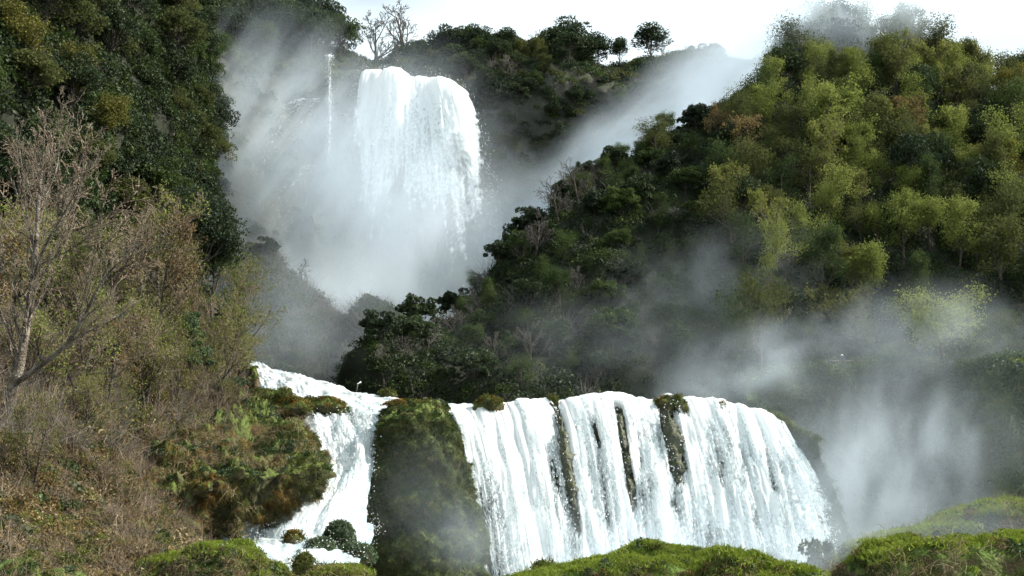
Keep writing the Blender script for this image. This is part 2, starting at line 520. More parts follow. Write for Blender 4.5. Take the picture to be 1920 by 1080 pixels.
def dense_tree(seed, H=10.0, width=0.42, lumps=46, per=110, size=0.36, base=0.22, trunk_r=0.2):
    """evergreen oak: heaped lumps of small leaves with dark gaps, on limbs"""
    rng = np.random.default_rng(seed)
    ct = np.array([0, 0, H * (base + (1 - base) / 2)])
    rad = np.array([H * width, H * width, H * (1 - base) / 2])
    d = rng.normal(size=(lumps, 3)); d /= np.linalg.norm(d, axis=1, keepdims=True)
    d[:, 2] = np.where(d[:, 2] < -0.4, -d[:, 2] * 0.5, d[:, 2])
    rr = rng.uniform(0.35, 1.0, (lumps, 1)) ** 0.6
    wob = 1 + 0.28 * fbm(d * 1.6 + seed, seed, 3)[:, None]
    C = ct + d * rad * rr * wob * 0.82
    lr = H * rng.uniform(0.07, 0.155, lumps)
    k = np.repeat(np.arange(lumps), per)
    e = rng.normal(size=(len(k), 3)); e /= np.linalg.norm(e, axis=1, keepdims=True)
    e[:, 2] = np.where(e[:, 2] < -0.1, np.abs(e[:, 2]) * rng.choice([1, -0.6], len(k)), e[:, 2])
    c = C[k] + e * (lr[k] * rng.uniform(0.72, 1.12, len(k)))[:, None] * np.array([1, 1, 0.8])
    segs = []
    p = np.array([0, 0, -0.6])
    top = ct + np.array([0, 0, 0.1 * H])
    n = 6
    prev = p
    for i in range(1, n + 1):
        q = p + (top - p) * i / n + rng.normal(size=3) * 0.08 * np.array([1, 1, 0])
        segs.append(np.concatenate([prev, q, [trunk_r * (1.1 - 0.75 * (i - 1) / n), trunk_r * (1.1 - 0.75 * i / n)]]))
        prev = q
    for j in range(0, lumps, 2):
        t = rng.uniform(0.35, 0.9)
        a = p + (top - p) * t
        m = (a + C[j]) / 2 + np.array([0, 0, -0.04 * H])
        segs.append(np.concatenate([a, m, [trunk_r * 0.4, trunk_r * 0.25]])); segs.append(np.concatenate([m, C[j], [trunk_r * 0.25, 0.03]]))
    return part_mesh('trunk', [tubes(segs, 6, rng)], True), None, part_mesh('crown', [leaves(c, size, rng, 0.62)])

def clump(seed, n=60, r=1.0, size=0.3, h=0.8, aspect=0.55):
    rng = np.random.default_rng(seed)
    d = rng.normal(size=(n, 3)); d /= np.linalg.norm(d, axis=1, keepdims=True); d[:, 2] = np.abs(d[:, 2])
    c = d * rng.uniform(0.45, 1.0, (n, 1)) * np.array([r, r, h]) * (1 + 0.3 * fbm(d * 1.5, seed, 2)[:, None])
    return part_mesh('leaf_clump', [leaves(c, size, rng, aspect)])

def tuft(seed, n=40, r=0.3, L=0.5, w=0.03, droop=0.0, up=1.0):
    """blades of grass, hanging moss or dead stalks"""
    rng = np.random.default_rng(seed)
    base = np.stack([rng.normal(size=n) * r, rng.normal(size=n) * r, np.zeros(n)], 1)
    ax = np.stack([rng.normal(size=n) * 0.45, rng.normal(size=n) * 0.45, np.full(n, up)], 1)
    ax /= np.linalg.norm(ax, axis=1, keepdims=True)
    l = (L * rng.uniform(0.5, 1.3, n))[:, None]
    sd = np.cross(ax, rng.normal(size=(n, 3))); sd /= np.linalg.norm(sd, axis=1, keepdims=True)
    tip = base + ax * l; tip[:, 2] -= (droop * l[:, 0] * rng.uniform(0.5, 1.3, n)); tip[:, :2] += ax[:, :2] * l * 0.6 * droop
    mid = base + ax * l * 0.55
    V = np.stack([base - sd * w, base + sd * w, mid + sd * w * 0.7, mid - sd * w * 0.7, tip + sd * w * 0.15, tip - sd * w * 0.15], 1).reshape(-1, 3)
    i = np.arange(n)[:, None] * 6
    Fq = np.concatenate([i + np.array([[0, 1, 2, 3]]), i + np.array([[3, 2, 4, 5]])])
    return part_mesh('tuft', [(V, Fq, np.repeat(rng.random(n), 6))])

def twig_clump(seed, n=70, r=0.7, L=1.2, w=0.012):
    rng = np.random.default_rng(seed)
    segs = []
    for k in range(n // 3):
        p = np.array([rng.normal() * r * 0.4, rng.normal() * r * 0.4, -0.1])
        d = np.array([rng.normal() * 0.6, rng.normal() * 0.6, 1.0]); d /= np.linalg.norm(d)
        l = L * rng.uniform(0.5, 1.2)
        m = p + d * l * 0.5
        e = m + (d + rng.normal(size=3) * 0.45) * l * 0.5
        segs += [np.concatenate([p, m, [w, w * 0.8]]), np.concatenate([m, e, [w * 0.8, w * 0.4]]),
                 np.concatenate([m, m + (d + rng.normal(size=3) * 0.7) * l * 0.45, [w * 0.7, w * 0.4]])]
    return part_mesh('twig_clump', [tubes(segs, 3, rng)])

_scat = 0
def scatter(name, pts, nrm, protos, smin, smax, rng, label=None, cat=None, align=0.5, mats=None, parent=None):
    """uncountable growth: one object, copies of a few small clumps set on points"""
    global _scat
    _scat += 1
    n = len(pts)
    src = bpy.data.collections.new('source_%d' % _scat)
    for i, (me, mt) in enumerate(protos):
        o = bpy.data.objects.new('growth_%d_%d' % (_scat, i), me)
        if len(me.materials) == 0: me.materials.append(mt)
        elif me.materials[0] is not mt:
            o.material_slots[0].link = 'OBJECT'; o.material_slots[0].material = mt
        src.objects.link(o)
    up = nrm * align + np.array([0, 0, 1.0]) * (1 - align)
    up /= np.linalg.norm(up, axis=1, keepdims=True)
    th = rng.random(n) * 2 * np.pi
    eul = np.zeros((n, 3), dtype=np.float32)
    for i in range(n):
        q = Vector(up[i]).to_track_quat('Z', 'Y').to_matrix() @ Matrix.Rotation(th[i], 3, 'Z')
        eul[i] = q.to_euler()
    me = bpy.data.meshes.new(name)
    me.vertices.add(n)
    me.vertices.foreach_set('co', np.asarray(pts, dtype=np.float32).ravel())
    a = me.attributes.new('rot', 'FLOAT_VECTOR', 'POINT'); a.data.foreach_set('vector', eul.ravel())
    a = me.attributes.new('scl', 'FLOAT', 'POINT'); a.data.foreach_set('value', rng.uniform(smin, smax, n).astype(np.float32))
    a = me.attributes.new('idx', 'INT', 'POINT'); a.data.foreach_set('value', rng.integers(0, len(protos), n).astype(np.int32))
    o = bpy.data.objects.new(name, me); COL.objects.link(o)
    ng = bpy.data.node_groups.new(name, 'GeometryNodeTree')
    ng.interface.new_socket('Geometry', in_out='INPUT', socket_type='NodeSocketGeometry')
    ng.interface.new_socket('Geometry', in_out='OUTPUT', socket_type='NodeSocketGeometry')
    gi = ng.nodes.new('NodeGroupInput'); go = ng.nodes.new('NodeGroupOutput')
    ip = ng.nodes.new('GeometryNodeInstanceOnPoints')
    ci = ng.nodes.new('GeometryNodeCollectionInfo'); ci.inputs['Collection'].default_value = src
    ci.inputs['Separate Children'].default_value = True; ci.inputs['Reset Children'].default_value = True
    def named(nm, dt):
        k = ng.nodes.new('GeometryNodeInputNamedAttribute'); k.data_type = dt; k.inputs['Name'].default_value = nm
        return k.outputs['Attribute']
    ip.inputs['Pick Instance'].default_value = True
    ng.links.new(gi.outputs[0], ip.inputs['Points'])
    ng.links.new(ci.outputs[0], ip.inputs['Instance'])
    ng.links.new(named('idx', 'INT'), ip.inputs['Instance Index'])
    ng.links.new(named('rot', 'FLOAT_VECTOR'), ip.inputs['Rotation'])
    ng.links.new(named('scl', 'FLOAT'), ip.inputs['Scale'])
    ng.links.new(ip.outputs[0], go.inputs[0])
    md = o.modifiers.new('growth', 'NODES'); md.node_group = ng
    o['kind'] = 'stuff'
    if label: o['label'] = label
    if cat: o['category'] = cat
    if parent is not None: o.parent = parent
    return o

# ================================================================== LARGE STRUCTURE
rng = np.random.default_rng(11)
def mixrows(a, b, t, dy=0.0, dz=0.0):
    """row of world points between two rows of control points"""
    return [P(*p) * (1 - t) + P(*q) * t + np.array([0, dy, dz]) for p, q in zip(a, b)]

# the valley floor, to the horizon
s = 4000.0
gx = np.linspace(-s, s, 60); gy = np.linspace(-600, 6000, 60)
XX, YY = np.meshgrid(gx, gy)
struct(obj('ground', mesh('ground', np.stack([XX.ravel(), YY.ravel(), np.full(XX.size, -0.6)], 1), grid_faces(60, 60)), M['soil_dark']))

# river below the falls
gx = np.linspace(-60, 120, 160); gy = np.linspace(14, 100, 90)
XX, YY = np.meshgrid(gx, gy)
rv = np.stack([XX.ravel(), YY.ravel(), np.zeros(XX.size)], 1)
rv[:, 2] += 0.18 * fbm(rv * 0.6, 5, 4)
struct(obj('river', mesh('river', rv, grid_faces(160, 90), uv=rv[:, :2], attrs={'dens': np.full(len(rv), -0.05)}), M['rapid']))

# far cliff with the tall fall
cpx = [150, 330, 480, 600, 690, 740, 790, 840, 890, 960, 1060, 1150, 1260, 1420, 1620, 1800]
rim = [60, 80, 105, 125, 149, 154, 162, 168, 160, 140, 135, 136, 116, 125, 150, 160]
rY = [270, 295, 318, 335, 346, 347, 348, 348, 350, 352, 356, 362, 368, 372, 372, 372]
def r_(py, dY): return [(x, py, y + dY) for x, y in zip(cpx, rY)]
cols = [(x, r, y) for x, r, y in zip(cpx, rim, rY)]
rise = [20, 40, 70, 90, 122, 118, 114, 112, 112, 112, 116, 132, 122, 132, 150, 160]
back1 = [(x, r, y + 26) for x, r, y in zip(cpx, rise, rY)]
back2 = [(x, r + 12, y + 90) for x, r, y in zip(cpx, rise, rY)]
CLIFF = Patch('cliff', [r_(760, -70), r_(690, -50), r_(600, -22), r_(450, -8), r_(300, -3), r_(210, -1), cols, back1, back2], 200, 150, 3.2, 0.06, 3, M['cliff'], 6)
struct(CLIFF.o)

# wooded cliff, upper left
lp = [-420, -200, 0, 150, 270, 350, 385, 395]
lY = [120, 130, 150, 175, 210, 245, 275, 315]
def l_(pys, dY): return [(x, py, y + dY) for x, py, y in zip(lp, pys, lY)]
LEFTWOOD = Patch('wooded_slope', [l_([640] * 8, -25), l_([480] * 8, -14), l_([340] * 8, -5), l_([200] * 8, 2), l_([60, 60, 60, 60, 70, 90, 120, 150], 10),
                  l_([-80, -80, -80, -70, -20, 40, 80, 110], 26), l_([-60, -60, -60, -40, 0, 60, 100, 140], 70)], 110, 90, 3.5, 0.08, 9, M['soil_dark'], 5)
struct(LEFTWOOD.o)

# near left hillside
hp = [-420, -200, 0, 120, 230, 330, 400, 440, 462]
HILL_L = Patch('hillside', [
    [(x, 1240, y) for x, y in zip(hp[:5] + [280, 300, 320, 335], [22, 22, 24, 26, 30, 34, 40, 50, 62])],
    [(x, 1080, y) for x, y in zip(hp[:5] + [310, 345, 370, 385], [34, 34, 36, 38, 40, 46, 54, 64, 74])],
    [(x, 960, y) for x, y in zip(hp[:5] + [325, 375, 410, 430], [42, 42, 44, 48, 57, 68, 76, 82, 88])],
    [(x, 860, y) for x, y in zip(hp, [47, 47, 50, 55, 66, 76, 84, 90, 96])],
    [(x, py, y) for x, py, y in zip(hp, [740, 740, 750, 760, 765, 770, 770, 775, 780], [52, 52, 56, 62, 71, 81, 90, 98, 103])],
    [(x, py, y) for x, py, y in zip(hp, [600, 600, 610, 630, 650, 675, 690, 705, 715], [60, 60, 65, 72, 80, 88, 98, 106, 111])],
    [(x, py, y) for x, py, y in zip(hp, [470, 470, 480, 505, 545, 600, 645, 685, 705], [72, 72, 78, 86, 95, 104, 113, 120, 122])],
    [(x, py, y) for x, py, y in zip(hp, [440, 440, 450, 480, 530, 600, 660, 700, 720], [100, 100, 106, 112, 120, 128, 134, 140, 142])]],
    190, 210, 1.0, 0.26, 21, M['soil'], 6, gain=0.58)
struct(HILL_L.o)

# mossy bluff below the stream, left of the cascade
BLUFF = Patch('bluff', [
    [(250, 1030, 62), (320, 1018, 64), (390, 1000, 69), (450, 990, 75), (505, 986, 79), (530, 984, 84), (540, 980, 94)],
    [(255, 970, 63), (325, 962, 65), (395, 955, 67.5), (460, 950, 71), (520, 948, 75), (552, 945, 81), (560, 942, 94)],
    [(260, 915, 64), (330, 905, 65), (400, 900, 65.5), (470, 895, 67.5), (548, 892, 72), (594, 890, 80), (602, 885, 96)],
    [(265, 882, 67), (335, 872, 67.5), (405, 862, 68.5), (475, 856, 70.5), (540, 856, 75), (578, 860, 82), (588, 860, 98)],
    [(270, 856, 70), (340, 844, 72), (410, 832, 74), (475, 824, 77), (524, 822, 81), (554, 824, 87), (568, 830, 99)],
    [(275, 824, 75), (345, 812, 80), (415, 802, 84), (475, 794, 89), (512, 796, 93), (544, 806, 96), (562, 818, 101)],
    [(280, 798, 82), (345, 786, 90), (415, 776, 97), (470, 770, 101), (500, 772, 104), (534, 800, 105), (556, 825, 106)]],
    170, 150, 1.6, 0.38, 31, M['mossrock'], 6, gain=0.6)
struct(BLUFF.o)

# rock ledge the lower fall drops over, and the bed behind it
LIP = [(640, 800, 98), (715, 785, 97), (780, 780, 99), (850, 783, 101), (920, 772, 103), (1035, 764, 104.5), (1160, 762, 105.5), (1250, 758, 106), (1330, 764, 106.3), (1400, 774, 106.3), (1450, 782, 106), (1490, 800, 105), (1530, 830, 104)]
BASE = [(560, 1130, 84), (660, 1130, 90), (760, 1130, 91), (890, 1130, 93), (960, 1130, 94), (1085, 1130, 95.5), (1205, 1130, 97), (1310, 1130, 98), (1400, 1130, 99), (1480, 1130, 99.5), (1540, 1120, 100), (1590, 1110, 101), (1640, 1100, 103)]
BED = [(x, y - 6, Y + 12) for x, y, Y in LIP]
def bulge(t, dy): return mixrows(LIP, BASE, t, dy)
W = lambda row: [P(*c) for c in row]
LEDGE = Patch('ledge', [W(BASE), bulge(0.75, 1.0), bulge(0.45, 0.6), bulge(0.18, 0.2), W(LIP), [p + np.array([0, 4, 0.1]) for p in W(LIP)], [p + np.array([0, 16, -0.4]) for p in W(LIP)]],
              220, 110, 0.55, 0.35, 41, M['wetrock'], 6, world=True)
struct(LEDGE.o)

# right hill
gpx = [645, 690, 790, 880, 960, 1050, 1125, 1200, 1300, 1400, 1480, 1560, 1680, 1800, 1930, 2200]
gpy = [800, 725, 660, 605, 515, 405, 330, 295, 225, 190, 150, 105, 95, 170, 205, 205]
gY = [146, 134, 144, 154, 164, 174, 181, 189, 199, 209, 219, 227, 227, 221, 213, 208]
bpx = [690, 705, 770, 840, 910, 990, 1065, 1140, 1230, 1320, 1410, 1500, 1600, 1710, 1830, 2080]
bpy_ = [830, 800, 800, 800, 800, 800, 800, 800, 800, 790, 760, 720, 690, 680, 675, 670]
bY = [118, 121, 122, 122, 122, 122, 123, 124, 125, 126, 127, 130, 134, 136, 136, 134]
ridge = [(x, y, Y) for x, y, Y in zip(gpx, gpy, gY)]
foot = [(x, y, Y) for x, y, Y in zip(bpx, bpy_, bY)]
RHILL = Patch('hill', [[p + np.array([0, -4, -8]) for p in W(foot)], W(foot), mixrows(foot, ridge, .25, -3, 2), mixrows(foot, ridge, .5, -5, 3), mixrows(foot, ridge, .75, -5, 3), W(ridge),
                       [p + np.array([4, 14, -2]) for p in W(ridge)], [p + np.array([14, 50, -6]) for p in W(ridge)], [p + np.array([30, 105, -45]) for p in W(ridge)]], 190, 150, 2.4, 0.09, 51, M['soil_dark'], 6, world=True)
struct(RHILL.o)

# terrace and gorge wall on the right
tpx = [1400, 1480, 1560, 1640, 1710, 1770, 1820, 1900, 2000, 2250]
def t_(pys, Ys): return [(x, py, y) for x, py, y in zip(tpx, pys, Ys)]
TERR = Patch('gorge', [
    t_([1120] * 10, [106, 108, 110, 112, 112, 108, 105, 103, 102, 100]),
    t_([980] * 10, [112, 115, 118, 119, 119, 114, 110, 109, 108, 106]),
    t_([880] * 10, [116, 119, 123, 125, 124, 119, 113, 112, 112, 110]),
    t_([790] * 10, [119, 122, 126, 128, 127, 121, 115, 114, 114, 112]),
    t_([735, 725, 720, 722, 722, 716, 712, 712, 712, 712], [121, 123, 126, 128, 127, 122, 117, 116, 116, 114]),
    t_([715, 698, 688, 690, 690, 684, 680, 680, 680, 680], [122, 124, 126.5, 128, 127.5, 123.5, 119, 118, 118, 116]),
    t_([712, 696, 686, 687, 687, 682, 678, 678, 678, 678], [125, 127, 130, 131, 131, 129, 127, 126, 126, 124]),
    t_([700, 690, 682, 682, 682, 678, 674, 674, 674, 674], [140, 142, 146, 146, 146, 145, 144, 142, 142, 140])], 130, 120, 1.1, 0.18, 61, M['mossrock'], 5)
struct(TERR.o)

# misty hillocks in the basin below the tall fall
kp = [400, 450, 490, 520, 560, 610, 650, 690, 735, 770, 800]
kt = [560, 495, 478, 505, 545, 585, 600, 570, 590, 640, 720]
KNOLL = Patch('knoll', [[(x, 800, 196) for x in kp], [(x, y * 0.5 + 400, 206) for x, y in zip(kp, kt)], [(x, y * 0.85 + 120, 216) for x, y in zip(kp, kt)], [(x, y, 226) for x, y in zip(kp, kt)],
                        [(x, y + 5, 240) for x, y in zip(kp, kt)], [(x, y + 60, 262) for x, y in zip(kp, kt)]], 90, 70, 1.6, 0.14, 71, M['soil_dark'], 5)
struct(KNOLL.o)

# moss pillar between the cascade and the lower fall
def pil(py, xl, xr, y0, zadd=0):
    m = (xl + xr) / 2; w = (xr - xl) / 2
    return [(m - w * 0.9, py, y0 + 10), (m - w * 1.0, py, y0 + 4), (m - w * 0.86, py, y0 + 1.2), (m - w * 0.45, py, y0), (m, py, y0 - 0.6), (m + w * 0.45, py, y0), (m + w * 0.86, py, y0 + 1.4), (m + w * 1.0, py, y0 + 4), (m + w * 0.9, py, y0 + 10)]
PILLAR = Patch('pillar', [pil(1160, 650, 925, 86.5), pil(1060, 664, 905, 87.2), pil(980, 672, 894, 88.2), pil(900, 690, 874, 89), pil(840, 706, 854, 89.6), pil(795, 716, 834, 90.4),
                          pil(778, 726, 824, 91.8), pil(770, 732, 812, 94), pil(772, 740, 804, 98)], 140, 150, 0.75, 0.5, 81, M['mossrock'], 6, gain=0.62)
struct(PILLAR.o)

# banks in the foreground
def bank(name, outline, Y0, Y1, drop, seed, amp=0.36):
    """outline: (px, py) of its top edge; a rounded bank of earth from Y0 (front) to Y1 (back)"""
    Ym = Y0 + (Y1 - Y0) * 0.45
    top = [P(x, y + 6, Ym) for x, y in outline]
    rows = [[p + np.array([0, (Y0 - Ym) - 2.0, -drop - 1.5]) for p in top], [p + np.array([0, (Y0 - Ym), -drop]) for p in top], [p + np.array([0, (Y0 - Ym) * 0.75, -drop * 0.55]) for p in top],
            [p + np.array([0, (Y0 - Ym) * 0.5, -0.22]) for p in top], top, [p + np.array([0, (Y1 - Ym) * 0.6, -0.35]) for p in top], [p + np.array([0, (Y1 - Ym), -drop * 0.6]) for p in top], [p + np.array([0, (Y1 - Ym) * 1.3, -drop * 1.5 - 2]) for p in top]]
    return Patch(name, rows, 120, 70, amp, 0.9, seed, M['bank'], 6, world=True)
BANKS = [
    bank('bank', [(890, 1110), (950, 1082), (1010, 1072), (1080, 1066), (1140, 1052), (1190, 1040), (1240, 1036), (1300, 1040), (1380, 1046), (1450, 1056), (1500, 1064), (1540, 1078), (1590, 1110)], 33, 40, 3.2, 91),
    bank('bank', [(1600, 1110), (1625, 1062), (1650, 1030), (1690, 1028), (1740, 1022), (1800, 1018), (1870, 1014), (1930, 1016), (2050, 1010), (2250, 1010)], 28, 35, 3.4, 92),
    bank('bank', [(1610, 1040), (1680, 1008), (1730, 998), (1780, 985), (1800, 968), (1850, 952), (1920, 946), (2000, 945), (2200, 950)], 48, 58, 4.0, 93),
    bank('bank', [(140, 1110), (230, 1072), (300, 1050), (350, 1032), (400, 1022), (450, 1028), (490, 1050), (520, 1075), (545, 1110)], 42, 50, 3.5, 94),
    bank('bank', [(540, 1120), (575, 1078), (610, 1062), (650, 1064), (690, 1085), (740, 1130)], 62, 70, 4.0, 95),
    bank('bank', [(-300, 1080), (-120, 1066), (0, 1060), (60, 1064), (110, 1075), (170, 1105), (240, 1130)], 31, 37, 3.0, 96),
]
for b in BANKS: struct(b.o)
# the bank the camera stands on (below the frame)
vb = [[np.array([x, y, z]) for x in (-40, -15, 0, 15, 40)] for y, z in ((-60, 6.3), (-20, 6.3), (0, 6.3), (8, 6.2), (12, 3.5), (16, -1.5))]
struct(Patch('viewpoint', vb, 40, 40, 0.1, 0.5, 97, M['bank'], 4, world=True).o)
#@@STRUCT_END

# ================================================================== WATER
def interp_ctrl(ctrl, n):
    A = np.array([P(*c) for c in ctrl])[:, None, :]
    return catmull(A, n)[:, 0]

def drops_mesh(C, r, rng, stretch=1.6):
    n = len(C)
    o = np.array([[1, 0, 0], [-1, 0, 0], [0, 1, 0], [0, -1, 0], [0, 0, 1], [0, 0, -1]], float)
    f = np.array([[0, 2, 4], [2, 1, 4], [1, 3, 4], [3, 0, 4], [2, 0, 5], [1, 2, 5], [3, 1, 5], [0, 3, 5]])
    s = (r * rng.uniform(0.4, 1.3, n) ** 1.3)[:, None, None]
    sc = np.array([1, 1, stretch])
    V = (C[:, None] + o[None] * sc * s).reshape(-1, 3)
    Fq = (np.arange(n)[:, None, None] * 6 + f[None]).reshape(-1, 3)
    return mesh('spray', V, Fq)

def fall(parent, lip, base, nu, nv, mat, seed, amp, out=0.0, dens=None, back=7.0, fu=0.8, fv=0.08, name='water_sheet', pw=0.5, lip_amp=0.0, tear=0.0):
    L = interp_ctrl(lip, nu); B = interp_ctrl(base, nu)
    z0 = np.zeros(nu)
    lu = np.concatenate([[0], np.cumsum(np.linalg.norm(np.diff(L, axis=0), axis=1))])
    rag = np.stack([lu * fu * 0.45, z0 + 3.3, z0], 1)
    L = L + np.stack([z0, fbm(rag, seed // 9 * 0 + 7, 3) * lip_amp * 2.2, fbm(rag + 9.1, 8, 4, 0.6) * lip_amp], 1)
    nb = 8
    w = np.linspace(0, 1, nv) ** 1.15
    G = np.zeros((nb + nv, nu, 3))
    for i in range(nb):
        t = 1 - i / nb
        G[i] = L + np.array([0, back * t, 0.12 * t + 0.1])
    for i in range(nv):
        h = w[i] ** pw
        G[nb + i, :, :2] = L[:, :2] * (1 - h) + B[:, :2] * h
        G[nb + i, :, 2] = L[:, 2] * (1 - w[i]) + B[:, 2] * w[i] + 0.1 * (1 - w[i])
    ulen = np.concatenate([[0], np.cumsum(np.linalg.norm(np.diff(L, axis=0), axis=1))])
    vlen = np.concatenate([-back * (1 - np.arange(nb) / nb), w * np.linalg.norm(L - B, axis=1).mean()])
    UU, VV = np.meshgrid(ulen, vlen)
    q = np.stack([UU * fu, VV * fv, np.zeros_like(UU)], 2).reshape(-1, 3)
    st = fbm(q, seed, 4, 0.55).reshape(UU.shape)
    q2 = np.stack([UU * fu * 2.5, VV * fu * 0.9, np.zeros_like(UU)], 2).reshape(-1, 3)
    fi = fbm(q2, seed + 50, 3).reshape(UU.shape)
    N = -grid_normals(G)
    N = np.where(N[..., 1:2] > 0, -N, N)
    wv = np.concatenate([np.full(nb, 0.25), 0.3 + 0.7 * w ** 0.5])[:, None]
    G = G + N * ((st * amp + fi * amp * 0.12) * wv + out)[..., None]
    u01 = np.linspace(0, 1, nu)[None, :] * np.ones((nb + nv, 1))
    v01 = np.concatenate([np.zeros(nb), w])[:, None] * np.ones((1, nu))
    lp = np.array([c[0] for c in lip], float)
    lpx = np.interp(np.linspace(0, len(lp) - 1, nu), np.arange(len(lp)), lp)[None, :] * np.ones((nb + nv, 1))
    en = fbm(np.stack([UU * 0.02, VV * fu * 0.7, np.zeros_like(UU) + seed], 2).reshape(-1, 3), 91, 4, 0.6).reshape(UU.shape)
    D = dens(u01 + 0.035 * en * (0.3 + v01), v01, lpx) if dens else np.zeros_like(u01)
    if tear:
        tn = fbm(np.stack([UU * fu * 0.42, VV * fv * 1.3, np.zeros_like(UU) + 4.4], 2).reshape(-1, 3), 92, 4, 0.6).reshape(UU.shape)
        D = D - tear * np.clip(tn + 0.05, 0, 1) * sstep(0.03, 0.15, v01) * (0.35 + 0.65 * sstep(0.2, 0.4, u01))
    me = mesh(name, G.reshape(-1, 3), grid_faces(nu, nb + nv), uv=np.stack([UU, VV], 2).reshape(-1, 2), attrs={'dens': D.ravel()})
    o = obj(name, me, mat, parent)
    return o, G, D

def sstep(a, b, x):
    t = np.clip((x - a) / (b - a), 0, 1)
    return t * t * (3 - 2 * t)

def root(name, loc):
    return empty(name, loc)

def settle(parent):
    """children were modelled in world space: keep them there under an empty standing at the thing's base"""
    inv = Matrix.Translation(-Vector(parent.location))
    for c in parent.children:
        c.matrix_parent_inverse = inv

wr = np.random.default_rng(5)
# --- lower fall
FL = [(846, 783, 101), (880, 778, 102), (920, 768, 103), (980, 764, 104), (1035, 760, 104.5), (1100, 758, 105), (1160, 758, 105.5), (1250, 754, 106), (1300, 757, 106.3), (1360, 766, 106.3), (1410, 776, 106.2), (1446, 788, 105.8), (1472, 806, 105)]
FB = [(912, 1120, 92.5), (945, 1120, 93), (985, 1120, 93.5), (1045, 1120, 94.5), (1095, 1120, 95), (1160, 1120, 96), (1215, 1120, 96.5), (1315, 1115, 97.5), (1380, 1112, 98), (1446, 1105, 98.5), (1505, 1098, 99), (1560, 1090, 99.5), (1612, 1075, 100)]
GAPS = [(1038, 8, 0.0, 0.78, 0.7), (1152, 9, 0.05, 0.66, 0.7), (1240, 15, 0.0, 0.50, 0.7), (1268, 9, 0.0, 0.16, 0.6), (1340, 7, 0.0, 0.12, 0.5), (1100, 5, 0.12, 0.35, 0.35), (1360, 6, 0.25, 0.5, 0.3)]
def lower_dens(thin):
    def f(u, v, lx):
        d = 0.28 - thin + 0.10 * (1 - v)
        for x, wd, v0, v1, a in GAPS:
            ww = wd * (1 - 0.35 * v)
            d = d - a * np.exp(-((lx - x) / ww) ** 2) * sstep(v0 - 0.03, v0 + 0.02, v) * (1 - sstep(v1 - 0.18, v1, v))
        d = d - 0.24 * np.exp(-((lx - 1096) / 30) ** 2) * sstep(0.2, 0.4, v) * (1 - sstep(0.6, 0.8, v))
        d = d - 0.20 * np.exp(-((lx - 1320) / 34) ** 2) * sstep(0.05, 0.2, v) * (1 - sstep(0.4, 0.6, v))
        d = d - 0.16 * np.exp(-((lx - 1265) / 40) ** 2) * sstep(0.5, 0.7, v)
        d = d - 0.14 * np.exp(-((lx - 1390) / 30) ** 2) * sstep(0.55, 0.7, v)
        d = d - 0.22 * np.exp(-((lx - 868) / 22) ** 2) * sstep(0.25, 0.5, v)
        d = d - 0.18 * np.exp(-((lx - 1012) / 16) ** 2) * sstep(0.15, 0.3, v)
        d = d - 0.45 * sstep(0.965 - 0.12 * v, 1.0, u) - 0.4 * (1 - sstep(0, 0.02, u))
        return d
    return f
LF = root('waterfall', P(1240, 1110, 97))
allG = []
for k, (out, thin, amp) in enumerate([(0.05, 0.02, 0.25), (0.35, 0.12, 0.45), (0.7, 0.22, 0.65)]):
    o, G, D = fall(LF, FL, FB, 420, 130, M['fall'], 100 + k * 9, amp, out, lower_dens(thin), fu=0.9, fv=0.10, lip_amp=0.32, tear=0.34, pw=0.68)
    allG.append((G, D))
G, D = allG[2]
sel = wr.integers(0, G.shape[0] * G.shape[1], 9000)
pp = G.reshape(-1, 3)[sel] + wr.normal(size=(len(sel), 3)) * np.array([0.18, 0.35, 0.3]) + np.array([0, -0.2, 0])
keep = (D.ravel()[sel] > -0.5) & (D.ravel()[sel] < 0.0) & (sel // G.shape[1] > 12) & (np.abs((sel % G.shape[1]) / G.shape[1] - 0.5) < 0.46)
sp_ = obj('spray', drops_mesh(pp[keep], 0.04, wr), M['foam'], LF); sp_['kind'] = 'stuff'
tag(LF, 'broad white lower waterfall pouring over the rock ledge, widest of the falls', 'waterfall')
settle(LF)

# --- tall far fall
UL = [(686, 149, 346), (705, 147, 345), (735, 150, 344), (765, 155, 343.5), (795, 161, 343), (820, 166, 342), (838, 174, 341), (850, 182, 340)]
UB = [(625, 640, 322), (668, 650, 320), (716, 655, 318), (770, 660, 316), (824, 655, 314), (876, 640, 312), (924, 620, 312), (965, 600, 314)]
def upper_dens(thin):
    def f(u, v, lx):
        d = 0.42 - thin - 0.56 * sstep(0.03, 0.8, v)
        d = d + 0.16 * np.exp(-((u - 0.9) / 0.10) ** 2) * (1 - sstep(0.25, 0.5, v))
        d = d + 0.10 * np.exp(-((u - 0.14) / 0.10) ** 2) * (1 - sstep(0.15, 0.5, v))
        d = d - 0.12 * np.exp(-((u - 0.45) / 0.16) ** 2) * sstep(0.05, 0.2, v)
        d = d - 0.5 * sstep(0.95 - 0.2 * v, 1.0, u) - 0.45 * (1 - sstep(0, 0.05 + 0.28 * v, u))
        return d
    return f
UF = root('waterfall', P(800, 660, 316))
for k, (out, thin, amp) in enumerate([(0.3, 0.0, 1.2), (1.5, 0.10, 1.8), (3.0, 0.2, 2.2)]):
    o, G, D = fall(UF, UL, UB, 150, 190, M['fall_far'], 200 + k * 9, amp, out, upper_dens(thin), back=20, fu=0.25, fv=0.03, pw=0.55, lip_amp=0.9, tear=0.25)
sel = wr.integers(0, G.shape[0] * G.shape[1], 7000)
pp = G.reshape(-1, 3)[sel] + wr.normal(size=(len(sel), 3)) * np.array([1.2, 1.5, 1.0])
keep = (sel // G.shape[1] > 8) & (wr.random(len(sel)) < 1.2 - sel / len(sel) * 0)
sp_ = obj('spray', drops_mesh(pp[keep], 0.08, wr), M['foam'], UF); sp_['kind'] = 'stuff'
